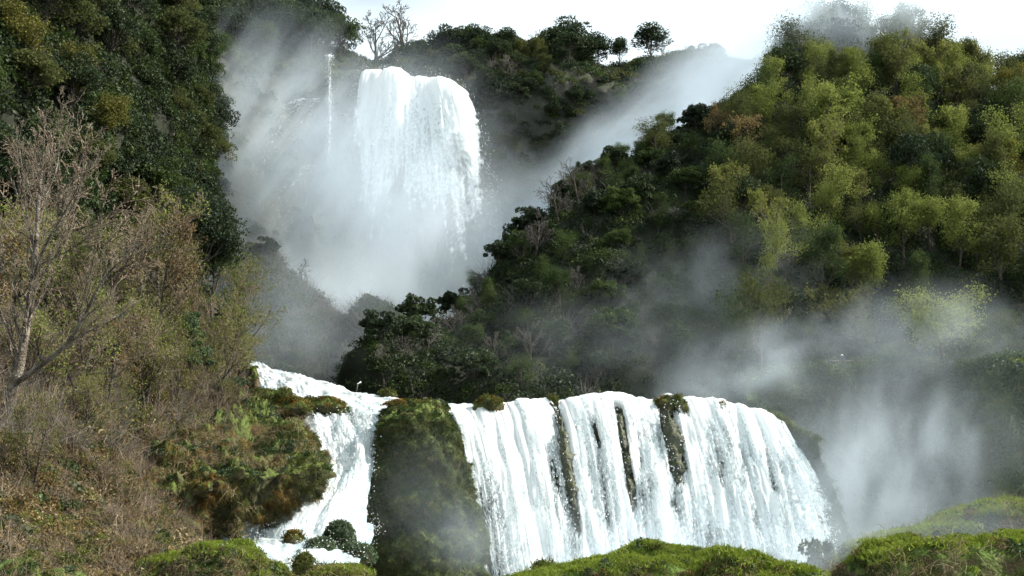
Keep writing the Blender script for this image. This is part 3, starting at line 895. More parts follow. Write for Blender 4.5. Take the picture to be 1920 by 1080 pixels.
tag(UF, 'tall white waterfall plunging from the high cliff into the misty basin', 'waterfall')
settle(UF)

# --- thin side threads on the far cliff
def thread(lip, base, label, w=1.0, d0=0.12, seed=1, nv=90):
    t = root('waterfall_thread', P(*base[len(base) // 2]))
    def dn(u, v, lx): return d0 - 0.18 * v - 0.45 * np.abs(u * 2 - 1) ** 2
    o, G, D = fall(t, lip, base, 14, nv, M['fall_far'], seed, 0.35 * w, 0.4, dn, back=2, fu=0.5, fv=0.1, pw=0.8)
    n = 900
    sel = wr.integers(0, G.shape[0] * G.shape[1], n)
    s_ = obj('spray', drops_mesh(G.reshape(-1, 3)[sel] + wr.normal(size=(n, 3)) * 0.4, 0.07, wr), M['foam'], t); s_['kind'] = 'stuff'
    tag(t, label, 'waterfall', 'side threads on the far cliff')
    settle(t)
thread([(614, 106, 329), (618, 105, 329), (622, 106, 329)], [(613, 330, 326), (619, 332, 326), (626, 330, 326)], 'thin single thread of water falling straight down under the overhanging wood', seed=301)
thread([(530, 200, 325), (562, 186, 325), (596, 190, 325)], [(410, 350, 314), (470, 345, 314), (540, 340, 314)], 'upper slanting veil of white water on the misty cliff left of the tall fall', 2.2, -0.04, 302)
thread([(552, 322, 327), (574, 312, 327), (600, 318, 327)], [(440, 430, 314), (495, 435, 314), (560, 440, 314)], 'lower slanting streak of white water on the misty cliff left of the tall fall', 2.2, 0.0, 303)

# --- stream feeding the falls and the left cascade
def water_patch(name, rows, nu, nv, mat, amp, freq, seed, parent=None, dens=0.05, drawn=0.35, edge=0.25):
    A = np.array([[P(*c) for c in r] for r in rows], dtype=float)
    G = catmull(A, nv); G = catmull(G.transpose(1, 0, 2), nu).transpose(1, 0, 2)
    N = grid_normals(G)
    ul = np.linalg.norm(np.diff(G, axis=1), axis=2).mean(0); vl = np.linalg.norm(np.diff(G, axis=0), axis=2).mean(1)
    UU, VV = np.meshgrid(np.concatenate([[0], np.cumsum(ul)]), np.concatenate([[0], np.cumsum(vl)]))
    q = np.stack([UU * freq, VV * freq * drawn, np.zeros_like(UU)], 2).reshape(-1, 3)
    n = (fbm(q, seed, 4, 0.5) + 0.4 * np.abs(fbm(q * 2.2, seed + 31, 3, 0.5))).reshape(nv, nu, 1)
    G = G + N * np.sign(N[..., 2:3] + 0.3) * n * amp
    u = np.linspace(0, 1, nu)[None, :] * np.ones((nv, 1))
    D = dens - edge * (np.abs(u * 2 - 1) ** 6)
    me = mesh(name, G.reshape(-1, 3), grid_faces(nu, nv), uv=np.stack([UU, VV], 2).reshape(-1, 2), attrs={'dens': D.ravel()})
    return obj(name, me, mat, parent), G
# rows run down the flow, each row from the far bank to the near bank
stream, SG = water_patch('stream', [
    [(436, 676, 124), (440, 684, 121), (446, 694, 118), (452, 706, 115)],
    [(470, 680, 122), (474, 694, 118), (480, 712, 113), (486, 732, 109)],
    [(520, 694, 119), (524, 708, 115), (530, 726, 110), (536, 750, 105)],
    [(580, 710, 117), (584, 722, 113), (588, 742, 107), (592, 768, 102)],
    [(640, 727, 115), (644, 738, 111), (648, 756, 106), (650, 786, 99)],
    [(700, 741, 113), (704, 748, 109), (708, 758, 104), (712, 776, 98)],
    [(770, 754, 113), (772, 757, 109), (774, 761, 105), (776, 768, 100)],
    [(860, 760, 113), (862, 762, 110), (864, 766, 107), (866, 774, 102.5)],
    [(960, 760, 114), (960, 761, 111), (960, 762, 108), (960, 764, 104.4)],
    [(1160, 756, 116), (1160, 757, 112), (1160, 758, 109), (1160, 759, 105.6)],
    [(1320, 757, 117), (1320, 758, 113), (1320, 758, 110), (1320, 759, 106.6)],
    [(1440, 772, 117), (1440, 773, 113), (1440, 774, 110), (1440, 776, 106.4)]], 46, 420, M['rapid'], 0.26, 0.5, 401, dens=0.14, edge=0.12, drawn=1.3)
struct(stream)

CAS = root('waterfall', P(600, 1005, 80))
casrows = [
    [(548, 742, 106), (600, 748, 105), (650, 756, 104), (712, 762, 102)],
    [(556, 775, 100), (615, 782, 100), (660, 786, 98.5), (712, 780, 97)],
    [(566, 812, 95.5), (625, 812, 96), (665, 812, 95), (708, 806, 94)],
    [(574, 852, 91), (630, 852, 92), (668, 852, 91), (704, 848, 91.5)],
    [(574, 888, 86), (628, 890, 88.5), (664, 892, 87.5), (698, 888, 89)],
    [(542, 928, 82.5), (606, 930, 84.5), (650, 932, 84), (694, 930, 87)],
    [(512, 970, 79.5), (580, 972, 81), (632, 972, 81), (690, 968, 85)],
    [(478, 1008, 77), (556, 1010, 78), (618, 1010, 78.5), (690, 1008, 83)],
    [(490, 1040, 77), (545, 1042, 76), (610, 1042, 77), (690, 1042, 82)]]
o, CG = water_patch('water_sheet', casrows, 120, 200, M['rapid'], 0.4, 0.6, 411, CAS, dens=0.10, edge=0.2, drawn=0.3)
c2 = [[(x, y - 3, Y - 0.7) for x, y, Y in r] for r in casrows]
o, CG = water_patch('water_sheet', c2, 130, 220, M['fall'], 0.5, 0.7, 412, CAS, dens=0.06, edge=0.45, drawn=0.3)
sel = wr.integers(0, int(CG.shape[0] * 0.72) * CG.shape[1], 2600)
pp = CG.reshape(-1, 3)[sel] + wr.normal(size=(len(sel), 3)) * np.array([0.3, 0.4, 0.35])
sp_ = obj('spray', drops_mesh(pp, 0.04, wr, 1.2), M['foam'], CAS); sp_['kind'] = 'stuff'
tag(CAS, 'white cascade tumbling between the mossy bluff and the moss pillar', 'waterfall')
settle(CAS)

pool, PG = water_patch('pool', [
    [(390, 990, 84), (450, 990, 84), (540, 990, 84), (640, 990, 84), (700, 990, 84)],
    [(400, 1004, 78), (450, 1004, 78), (540, 1006, 78), (640, 1008, 79), (700, 1010, 80)],
    [(410, 1022, 72), (460, 1024, 72), (540, 1030, 72), (620, 1036, 73), (680, 1040, 75)],
    [(420, 1040, 67), (470, 1045, 67), (545, 1056, 67), (610, 1064, 68), (670, 1070, 70)],
    [(430, 1090, 60), (480, 1100, 60), (550, 1110, 60), (610, 1120, 60), (670, 1130, 62)]], 120, 120, M['rapid'], 0.35, 0.6, 421, dens=0.04, edge=0.15, drawn=0.8)
struct(pool)
n = 1400
sel = wr.integers(0, PG.shape[0] * PG.shape[1] * 3 // 5, n)
pp = PG.reshape(-1, 3)[sel] + np.abs(wr.normal(size=(n, 3))) * np.array([0.4, 0.4, 0.45]) + np.array([0, 0, 0.1])
sp_ = obj('spray', drops_mesh(pp, 0.03, wr, 1.0), M['foam']); tag(sp_, 'flying drops over the foaming pool at the cascade foot', None, kind='stuff')

# ================================================================== ROCKS
def rock(name, px, py, Y, rx, ry, rz, seed, label, mat='mossrock', group=None, moss=120, tilt=0.0, mossm='moss', cat='rock'):
    rg = np.random.default_rng(seed)
    n, m = 28, 18
    th = np.linspace(0, 2 * np.pi, n, endpoint=False); ph = np.linspace(-np.pi / 2 * 0.98, np.pi / 2 * 0.98, m)
    T, Q = np.meshgrid(th, ph)
    D = np.stack([np.cos(T) * np.cos(Q), np.sin(T) * np.cos(Q), np.sin(Q)], 2).reshape(-1, 3)
    k = 1 + 0.32 * fbm(D * 1.3 + seed, seed, 4)
    D2 = np.sign(D) * np.abs(D) ** 0.8
    V = D2 * k[:, None] * np.array([rx, ry, rz])
    c, s_ = math.cos(tilt), math.sin(tilt)
    V = np.stack([V[:, 0] * c + V[:, 2] * s_, V[:, 1], -V[:, 0] * s_ + V[:, 2] * c], 1)
    i = (np.arange(m - 1)[:, None] * n + np.arange(n)[None, :]).ravel()
    j = (np.arange(m - 1)[:, None] * n + (np.arange(n)[None, :] + 1) % n).ravel()
    Fq = np.stack([i, j, j + n, i + n], 1)
    e = empty(name, P(px, py, Y))
    b = obj('stone', mesh('stone', V, Fq), M[mat], e)
    if moss:
        kk = rg.integers(0, len(V), moss * 5)
        nn = V[kk] / np.array([rx, ry, rz]) ** 2; nn /= np.linalg.norm(nn, axis=1, keepdims=True)
        ok = (nn[:, 2] > -0.2)
        kk, nn = kk[ok][:moss], nn[ok][:moss]
        scatter('moss', V[kk], nn, [(PR['moss_tuft'][q], M[mossm if q else 'moss_orange' if mossm == 'moss' and seed % 3 == 0 else mossm]) for q in range(3)], 0.5, 1.0, rg, align=0.8, parent=e)
    tag(e, label, cat, group)
    return e

PR = {}
PR['moss_tuft'] = [tuft(600 + k, 46, 0.22, 0.34, 0.035, 0.55, 0.8) for k in range(4)]
PR['hang'] = [tuft(610 + k, 40, 0.22, 0.75, 0.035, 1.5, 0.55) for k in range(4)]
PR['grass'] = [tuft(620 + k, 50, 0.16, 0.26, 0.012, 0.25, 1.0) for k in range(4)]
PR['stalks'] = [tuft(630 + k, 34, 0.4, 1.0, 0.016, 0.5, 0.9) for k in range(3)]
PR['fallen'] = [tuft(640 + k, 44, 0.5, 1.1, 0.014, 0.8, 0.3) for k in range(3)]
PR['twigs'] = [twig_clump(650 + k, 100, 0.8, 1.5, 0.013) for k in range(4)]
PR['leaf'] = [clump(660 + k, 190, 1.0, 0.19, 0.85) for k in range(4)]
PR['leaf_far'] = [clump(670 + k, 200, 1.0, 0.25, 0.9) for k in range(3)]
PR['ivy'] = [clump(680 + k, 90, 0.55, 0.17, 0.35, 0.8) for k in range(3)]
PR['herb'] = [clump(690 + k, 70, 0.35, 0.11, 0.3, 0.6) for k in range(3)]
PR['spray_leaf'] = [clump(700 + k, 80, 1.0, 0.2, 1.0) for k in range(3)]

rock('lip_rock', 606, 766, 100.5, 2.0, 1.4, 1.0, 3, 'long orange and green mossy rock standing in the stream above the cascade', moss=160)
rock('lip_rock', 648, 778, 99.5, 0.9, 0.8, 0.5, 5, 'small dark rock just right of the long mossy rock in the stream', moss=20)
rock('lip_rock', 918, 776, 102.2, 1.5, 1.1, 1.5, 6, 'green mossy rock on the fall lip just right of the pillar', moss=130)
rock('lip_rock', 1035, 758, 104.2, 0.45, 0.5, 0.7, 8, 'small round moss-capped rock on the lip above the first dark rib', moss=30)
rock('lip_rock', 1247, 764, 105.2, 0.8, 0.8, 0.9, 9, 'left one of the paired mossy rocks on the fall lip', moss=40, tilt=-0.4, group='rocks on the fall lip')
rock('lip_rock', 1276, 768, 105.2, 0.7, 0.8, 1.2, 10, 'right one of the paired mossy rocks on the fall lip', moss=40, tilt=-0.5, group='rocks on the fall lip')
rock('lip_rock', 1355, 770, 105.8, 0.6, 0.7, 0.7, 12, 'low mossy rock on the lip near the right end of the fall', moss=30, tilt=-0.5)
rock('lip_rock', 762, 766, 97.5, 1.8, 1.2, 0.6, 15, 'brown and green moss cushion on top of the pillar', moss=110, cat='rock')
rock('lip_rock', 815, 770, 97, 1.0, 1.0, 0.7, 14, 'dark leafy hump on the right shoulder of the pillar top', moss=80, mossm='ivy')
rock('stream_rock', 727, 742, 111, 0.7, 0.6, 0.5, 16, 'small dark tuft of rock at the far edge of the stream', moss=30)
rock('stream_rock', 500, 760, 97, 2.2, 1.6, 1.6, 17, 'big green mossy boulder at the head of the bluff beside the stream', moss=160)
rock('stream_rock', 545, 772, 96, 1.6, 1.2, 1.0, 18, 'lower mossy boulder at the stream edge above the bluff', moss=110)
rock('cliff_block', 452, 722, 108, 1.0, 1.2, 2.0, 19, 'grey upright rock block where the white stream first appears', 'cliff', moss=20)
rock('cliff_block', 474, 726, 107.5, 0.7, 1.0, 1.6, 20, 'narrow brown rock block right beside the grey one at the stream', 'bank', moss=10)
rock('pool_rock', 550, 1016, 74, 0.65, 0.6, 0.6, 21, 'small dark pointed rock alone in the foaming pool', moss=25)
rock('pool_rock', 636, 1012, 76, 0.85, 0.9, 0.95, 22, 'tall dark green mossy boulder at the foot of the cascade', moss=140, mossm='ivy')
rock('pool_rock', 600, 1034, 74, 0.8, 0.8, 0.6, 23, 'lower dark mossy boulder at the foot of the cascade', moss=110, mossm='ivy')
rock('pool_rock', 668, 1044, 75, 1.1, 1.0, 0.8, 24, 'mossy boulder tucked against the foot of the pillar', moss=120, mossm='ivy')
rock('pool_rock', 566, 1062, 64, 0.45, 0.5, 0.6, 25, 'low dark rock splitting the outflow of the pool', moss=30)

# dark ribs of rock that part the lower fall
def rib(lpx, v0, v1, w, label, seed, proud=0.9):
    """a rock fin standing out of the fall, following the line of the water"""
    L = interp_ctrl(FL, 421); B = interp_ctrl(FB, 421)
    lp = np.interp(np.linspace(0, len(FL) - 1, 421), np.arange(len(FL)), [c[0] for c in FL])
    i = int(np.argmin(np.abs(lp - lpx)))
    n = 40
    rows = []
    for k in range(n):
        t = k / (n - 1)
        v = v0 + (v1 - v0) * t
        h = v ** 0.68
        c = np.array([*(L[i, :2] * (1 - h) + B[i, :2] * h), L[i, 2] * (1 - v) + B[i, 2] * v])
        ww = w * (0.55 + 0.45 * math.sin(min(1, t * 2.2) * math.pi / 2)) * (1 - 0.75 * max(0, t - 0.5) * 2 * 0.9) * (1 + 0.4 * math.sin(t * 9 + seed) * math.sin(t * 23 + seed * 2))
        pr = proud * (1 - 0.8 * t ** 2)
        rows.append([c + np.array([math.sin(a) * ww, 0.9 - math.cos(a) * (pr + 0.9), 0]) for a in np.linspace(-1.6, 1.6, 14)])
    G = np.array(rows)
    N = grid_normals(G)
    G = G + N * (fbm(G.reshape(-1, 3) * 1.1, seed, 5, 0.65).reshape(n, 14, 1) * 0.4)
    e = empty('rock_rib', G[-1, 7])
    b = obj('stone', mesh('stone', G.reshape(-1, 3), grid_faces(14, n)), M['wetrock'], e)
    b.matrix_parent_inverse = Matrix.Translation(-Vector(e.location))
    tag(e, label, 'rock', 'dark rock ribs in the lower fall')
rib(1038, 0.04, 0.80, 0.50, 'long thin dark rib of rock nearest the pillar, parting the lower fall', 31, 1.1)
rib(1152, 0.07, 0.66, 0.55, 'middle dark rib of rock in the lower fall', 32, 1.1)
rib(1240, 0.05, 0.50, 0.95, 'broad brown rib of rock under the paired lip rocks', 33, 1.2)

# ================================================================== MOSS, GRASS AND UNDERGROWTH
vg = np.random.default_rng(77)
def cover(name, patch, n, protos, smin, smax, cond=None, align=0.5, label=None, cat=None, lift=0.0):
    p, nn = patch.sample(n, vg, cond)
    flip = np.where((nn[:, 1:2] > 0) & (nn[:, 2:3] < 0.3), -1.0, 1.0)
    nn = nn * np.where(nn[:, 2:3] < -0.2, -1.0, 1.0)
    return scatter(name, p + np.array([0, 0, lift]), nn, protos, smin, smax, vg, label, cat, align)
L_ = lambda key, mat: [(m, M[mat]) for m in PR[key]]

def patchy(scale, seed, thr):
    return lambda p, nn, q: fbm(p * scale, seed, 3) > thr
def both(*cs):
    def f(p, nn, q):
        m = np.ones(len(p), bool)
        for c in cs: m &= c(p, nn, q)
        return m
    return f
inframe = lambda p, nn, q: (q[:, 0] > -250) & (q[:, 0] < 2170) & (q[:, 1] > -200) & (q[:, 1] < 1250) & ((nn * (p - EYE)).sum(1) < 0.12 * np.linalg.norm(p - EYE, axis=1))

# bluff
cover('moss', BLUFF, 9000, L_('hang', 'moss') + L_('moss_tuft', 'moss'), 0.22, 0.55, both(patchy(0.5, 801, -0.15), lambda p, n, q: np.abs(n[:, 2]) > 0.05), 0.5, 'olive hanging moss over the bluff beside the cascade')
cover('dry_moss', BLUFF, 9000, L_('hang', 'moss_orange') + L_('hang', 'russet') + L_('herb', 'russet'), 0.22, 0.55, both(patchy(0.45, 802, 0.0), lambda p, n, q: q[:, 1] > 800), 0.5, 'orange dying moss hanging from the bluff')
cover('ivy', BLUFF, 3400, L_('ivy', 'ivy') + L_('ivy', 'mid'), 0.4, 0.8, both(patchy(0.4, 803, 0.1), lambda p, n, q: (q[:, 1] < 900) | (q[:, 0] > 540)), 0.5, 'glossy green leaves over the top and side of the bluff')
cover('brushwood', BLUFF, 420, L_('twigs', 'twig'), 0.3, 0.7, lambda p, n, q: (q[:, 1] < 880) & (q[:, 0] < 480), 0.3, 'bare twigs growing over the bluff')
cover('litter', BLUFF, 3600, L_('herb', 'russet') + L_('herb', 'dead') + L_('fallen', 'dead'), 0.4, 0.9, patchy(0.5, 804, 0.05), 0.5, 'dead leaves and stems caught on the bluff')
# pillar
cover('herbs', PILLAR, 2600, L_('herb', 'moss_grey') + L_('ivy', 'mid') + L_('herb', 'dead'), 0.4, 0.9, patchy(0.8, 831, 0.1), 0.6, 'small plants and dead leaves caught on the pillar')
cover('moss', PILLAR, 9000, L_('hang', 'moss_grey') + L_('hang', 'moss') + L_('moss_tuft', 'moss_grey'), 0.22, 0.6, lambda p, n, q: q[:, 1] > 785, 0.6, 'grey green moss clothing the pillar between the falls')
cover('ivy', PILLAR, 900, L_('ivy', 'mid') + L_('moss_tuft', 'moss'), 0.6, 1.0, lambda p, n, q: q[:, 1] < 815, 0.5, 'fresh green growth on top of the pillar')
# ledge
cover('moss', LEDGE, 16000, L_('hang', 'moss_grey') + L_('hang', 'moss') + L_('herb', 'olive'), 0.4, 0.9, lambda p, n, q: (q[:, 0] > 1440 + (q[:, 1] - 770) * 0.28) & (q[:, 1] > 765), 0.6, 'moss on the bare end of the ledge right of the lower fall')
# near hillside
low = lambda p, n, q: q[:, 1] > 640
cover('dead_stalks', HILL_L, 6000, L_('fallen', 'dead') + L_('fallen', 'russet') + L_('fallen', 'dead') + L_('stalks', 'dead'), 0.25, 0.6, both(inframe, low), 0.9, 'dry brown stalks and fallen stems covering the hillside')
cover('litter', HILL_L, 34000, L_('herb', 'russet') + L_('herb', 'dead') + L_('herb', 'bud') + L_('herb', 'russet'), 0.5, 1.3, both(inframe, low), 0.6, 'dead leaves and dry herbs covering the hillside')
cover('bracken', HILL_L, 3800, L_('spray_leaf', 'dead') + L_('spray_leaf', 'russet') + L_('twigs', 'twig'), 0.35, 0.95, both(inframe, lambda p, n, q: q[:, 1] > 800, patchy(0.35, 817, -0.05)), 0.4, 'mounds of dead bracken low on the hillside')
cover('fallen_twigs', HILL_L, 4000, L_('twigs', 'twig'), 0.3, 0.6, both(inframe, lambda p, n, q: q[:, 1] > 840, patchy(0.5, 816, 0.0)), 0.2, 'tangled dead twigs low on the hillside')
cover('brushwood', HILL_L, 3000, L_('twigs', 'twig') + L_('twigs', 'twig_grey') + L_('twigs', 'twig'), 0.6, 1.4, both(inframe, patchy(0.2, 811, -0.1), lambda p, n, q: q[:, 1] < 870), 0.25, 'bare brushwood on the hillside')
cover('ivy', HILL_L, 3800, L_('ivy', 'ivy') + L_('ivy', 'mid'), 0.5, 1.15, both(inframe, patchy(0.18, 812, 0.12)), 0.5, 'glossy ivy creeping over the hillside')
cover('ivy', HILL_L, 1500, L_('ivy', 'mid') + L_('ivy', 'ivy'), 0.6, 1.1, lambda p, n, q: np.abs(q[:, 1] - 905 + (q[:, 0] - 150) * 0.12 + 10 * np.sin(q[:, 0] * 0.05)) < 18, 0.5, 'band of shining green leaves across the lower hillside')
cover('herbs', HILL_L, 5000, L_('herb', 'olive') + L_('moss_tuft', 'moss') + L_('herb', 'mid'), 0.8, 1.8, both(inframe, low, patchy(0.25, 815, 0.1)), 0.6, 'green herbs and moss low on the hillside')
cover('undergrowth', HILL_L, 2600, L_('spray_leaf', 'bud') + L_('spray_leaf', 'olive') + L_('spray_leaf', 'russet'), 0.5, 1.3, both(inframe, patchy(0.12, 813, 0.0), lambda p, n, q: q[:, 1] < 820), 0.3, 'budding olive undergrowth on the hillside')
# wooded slope, far cliff, hill, gorge, knolls
cover('undergrowth', LEFTWOOD, 4500, L_('leaf_far', 'evergreen') + L_('leaf_far', 'mid') + L_('leaf_far', 'evergreen'), 1.2, 2.8, inframe, 0.4, 'dark evergreen undergrowth between the trees of the upper wood')
cover('undergrowth', CLIFF, 7000, L_('leaf_far', 'evergreen') + L_('leaf_far', 'mid') + L_('leaf_far', 'olive') + L_('leaf_far', 'evergreen') + L_('twigs', 'twig_grey')[:1], 1.4, 3.2,
      both(inframe, lambda p, n, q: ((q[:, 0] > 865) | (q[:, 0] < 675) | (q[:, 1] < 140)) & ((q[:, 0] > 880) | (q[:, 1] < 150) | (vg.random(len(p)) < 0.35))), 0.4, 'dark scrub on the far cliff round the tall fall')
cover('undergrowth', RHILL, 17000, L_('leaf', 'evergreen') + L_('leaf', 'mid') + L_('leaf', 'evergreen') + L_('leaf', 'evergreen') + L_('twigs', 'twig_grey')[:1], 0.7, 2.0, inframe, 0.45, 'dark scrub and ivy clothing the big hill')  # mostly dark evergreen leaves, deepening the flank's own shadow by colour
cover('undergrowth', KNOLL, 1800, L_('leaf_far', 'evergreen') + L_('leaf_far', 'mid') + L_('twigs', 'twig_grey'), 1.0, 2.4, inframe, 0.4, 'scrub on the misty knolls below the tall fall')
cover('undergrowth', TERR, 6000, L_('leaf', 'ivy') + L_('leaf', 'mid') + L_('hang', 'moss') + L_('hang', 'moss_grey'), 0.6, 1.5, inframe, 0.5, 'ivy and hanging growth on the shaded gorge wall')
cover('grass', TERR, 1800, L_('grass', 'grass') + L_('herb', 'spring'), 1.2, 2.6, both(inframe, lambda p, n, q: (np.abs(n[:, 2]) > 0.6) & (q[:, 1] < 720)), 0.3, 'short grass along the edge of the gorge path')
# banks
for k, b in enumerate(BANKS):
    far = 1.8 if k in (2, 4) else 1.0
    nm = ['on the middle near bank', 'on the right-hand near bank', 'on the hazy bank behind the right-hand one', 'on the bank by the pool outflow', 'on the low bank at the pillar foot', 'on the leftmost near bank'][k]
    topc = lambda p, n, q: np.abs(n[:, 2]) > 0.80
    if k != 5:
        cover('grass', b, 7000, L_('grass', 'grass'), 0.4 * far, 0.9 * far, topc, 0.3, 'bright green grass ' + nm)
        cover('leafy_herbs', b, 700, L_('ivy', 'ivy') + L_('herb', 'spring') + L_('ivy', 'mid'), 0.25 * far, 0.6 * far, both(lambda p, n, q: np.abs(n[:, 2]) > 0.5, patchy(0.6, 840 + k, 0.15)), 0.4, 'broad leaved plants ' + nm)
        cover('tall_grass', b, 260, L_('grass', 'grass'), 0.6 * far, 1.4 * far, both(topc, patchy(0.7, 850 + k, 0.1)), 0.2, 'taller grass ' + nm)
        cover('herbs', b, 2600, L_('herb', 'grass') + L_('moss_tuft', 'grass'), 0.4 * far, 0.8 * far, topc, 0.4, 'bright green low herbs ' + nm)
    cover('moss', b, 2400, L_('herb', 'ivy') + L_('herb', 'mid') + L_('moss_tuft', 'moss') + L_('herb', 'russet'), 0.35 * far, 0.9 * far, both(lambda p, n, q: np.abs(n[:, 2]) < 0.85, patchy(0.9, 820 + k, -0.1)), 0.6, 'small leafy plants and moss ' + nm)
    cover('litter', b, 1200, L_('fallen', 'dead') + L_('herb', 'dead'), 0.25 * far, 0.6 * far, lambda p, n, q: np.abs(n[:, 2]) < 0.75, 0.6, 'dry stems and leaves ' + nm)

# ================================================================== TREES
def hgt(ms):
    z = 0
    for m in ms:
        if m is None: continue
        a = np.empty(len(m.vertices) * 3, dtype=np.float32); m.vertices.foreach_get('co', a)
        z = max(z, np.percentile(a.reshape(-1, 3)[:, 2], 99.7))
    return float(z)
TP = {
    'oak': [dense_tree(s, 10, w, l, 120, 0.36, b) for s, w, l, b in ((1, 0.40, 44, 0.18), (2, 0.46, 52, 0.15), (3, 0.34, 40, 0.2), (4, 0.5, 56, 0.12))],
    'bush': [dense_tree(s, 10, w, 40, 110, 0.62, 0.02) for s, w in ((11, 0.55), (12, 0.62), (13, 0.5))],
    'near_oak': [dense_tree(5, 10, 0.42, 54, 300, 0.2, 0.15), dense_tree(6, 10, 0.36, 48, 300, 0.2, 0.15)],
    'nearbush': [dense_tree(s, 10, w, 46, 260, 0.36, 0.02) for s, w in ((14, 0.55), (15, 0.62))],
    'tall': [dense_tree(s, 10, w, 34, 120, 0.3, b, 0.14) for s, w, b in ((21, 0.26, 0.25), (22, 0.22, 0.3))],
    'leafy': [leafy_tree(s, 10, 6500, 0.22, 0.42) for s in (31, 32, 33, 34)],
    'loose': [leafy_tree(s, 10, 3600, 0.21, 0.55) for s in (41, 42, 43)],
    'bare': [bare_tree(s, 10, 0.17, 1, [10, 6, 5, 3], rmin=0.022) for s in (51, 52, 53)],
    'bare_far': [bare_tree(s, 10, 0.22, 1, [8, 6, 5, 4], rmin=0.028, up=[0.02, 0.14, 0.1, 0.05, 0.02]) for s in (61, 62, 63)],
    'bud': [bare_tree(s, 10, 0.13, 2, [8, 6, 5, 3], buds=2600, bud_size=0.15, rmin=0.016) for s in (71, 72, 73)],
    'budfar': [bare_tree(s, 10, 0.15, 1, [9, 6, 4, 3], buds=2600, bud_size=0.24, rmin=0.025) for s in (81, 82, 83)],
}
TH = {k: [hgt(t) for t in v] for k, v in TP.items()}
NAMES = {'oak': 'oak_tree', 'near_oak': 'oak_tree', 'bush': 'bush', 'nearbush': 'bush', 'tall': 'slender_tree', 'leafy': 'leafy_tree', 'loose': 'leafy_tree', 'bare': 'bare_tree', 'bare_far': 'bare_tree', 'bud': 'budding_tree', 'budfar': 'budding_tree'}
tr = np.random.default_rng(99)
def tree(kind, pos, h, mat, label, group=None, var=None, rz=None, wide=1.0, tmat='bark', twmat='twig', sink=0.3, name=None, cat=None):
    k = int(tr.integers(0, len(TP[kind]))) if var is None else var
    s = h / TH[kind][k]
    e = empty(name or NAMES[kind], (pos[0], pos[1], pos[2] - sink), float(tr.random() * 6.283) if rz is None else rz, (s * wide, s * wide, s))
    a, b, c = TP[kind][k]
    obj('trunk', a, M[tmat], e)
    if b is not None: obj('crown' if c is None else 'twigs', b, M[twmat], e)
    if c is not None: obj('crown', c, M[mat], e)
    tag(e, label, cat or ('bush' if 'bush' in kind else 'tree'), group)
    return e
def tree_px(patch, px, pyb, pyt, kind, mat, label, group=None, **kw):
    p = patch.at(px, pyb) if patch is not None else P(px, pyb, kw.pop('Y'))
    kw.pop('Y', None)
    h = (pyb - pyt) * p[1] / F_PX * 1.03
    return tree(kind, p, max(h, 0.5), mat, label, group, **kw)

# --- skyline of the far cliff (distances just behind the rim)
G1 = 'trees on the far skyline'
def sky_tree(px, pyb, pyt, Y, *a, **kw): return tree_px(None, px, pyb, pyt, *a, Y=Y, **kw)
sky_tree(700, 142, 16, 366, 'bare_far', None, 'wide bare tree at the top of the tall fall, first from the dark wood', G1, twmat='twig_grey', var=0, wide=1.5)
sky_tree(738, 138, 52, 370, 'bare_far', None, 'thin bare tree between the two big bare trees above the tall fall', G1, twmat='twig_grey', var=1, wide=0.6)
sky_tree(766, 122, 2, 372, 'bare_far', None, 'tallest bare tree above the tall fall, with three upright limbs', G1, twmat='twig_grey', var=2, wide=1.0)
sky_tree(806, 112, 48, 385, 'bare_far', None, 'faint bare tree beside the round dark evergreens on the skyline', G1, twmat='twig_grey', var=0, wide=0.8)
sky_tree(790, 128, 76, 372, 'bush', 'mid', 'low olive green bush on the skyline under the tallest bare tree', G1)
sky_tree(842, 140, 44, 374, 'oak', 'evergreen', 'round dark evergreen with a golden green flank beside the bare trees', G1, var=1, wide=1.1)
sky_tree(882, 140, 40, 374, 'oak', 'evergreen', 'highest round evergreen in the clump right of the bare trees', G1, var=3)
sky_tree(918, 140, 54, 376, 'oak', 'mid', 'greener evergreen at the right end of the round clump', G1, var=0)
sky_tree(964, 145, 66, 378, 'oak', 'evergreen', 'low dark evergreen right of the notch in the skyline', G1, var=1)
sky_tree(1000, 145, 66, 380, 'oak', 'evergreen', 'dark evergreen left of the tallest evergreen on the skyline', G1, var=2)
sky_tree(1022, 130, 66, 384, 'bare_far', None, 'small bare tree showing behind the evergreens of the skyline', G1, twmat='twig_grey')
sky_tree(1068, 155, 24, 378, 'oak', 'evergreen', 'tallest round dark evergreen on the far skyline', G1, var=3, wide=0.95)
sky_tree(1046, 150, 84, 376, 'oak', 'evergreen', 'dark evergreen at the foot of the tallest one on the skyline', G1, var=0)
sky_tree(1098, 150, 90, 378, 'oak', 'evergreen', 'low evergreen at the right foot of the tallest one on the skyline', G1, var=2)
sky_tree(1121, 148, 56, 384, 'tall', 'evergreen', 'ragged grey green tree right after the tallest evergreen', G1, var=0, wide=1.2)
sky_tree(1162, 130, 64, 388, 'oak', 'evergreen', 'lone tree with a thin bare trunk standing in the skyline gap', G1, var=2, wide=0.8, name='pine_tree')
sky_tree(1221, 128, 40, 392, 'tall', 'evergreen', 'pale oval tree in the mist on the far crest', G1, var=0, wide=1.5)
sky_tree(1240, 122, 70, 394, 'bare_far', None, 'faint bare tree against the pale oval tree in the mist', G1, twmat='twig_grey', wide=0.7)
sky_tree(1300, 140, 84, 392, 'oak', 'evergreen', 'left one of the dim round trees swallowed by mist on the far crest', G1, var=1)
sky_tree(1335, 140, 76, 394, 'oak', 'evergreen', 'right one of the dim round trees swallowed by mist on the far crest', G1, var=3)

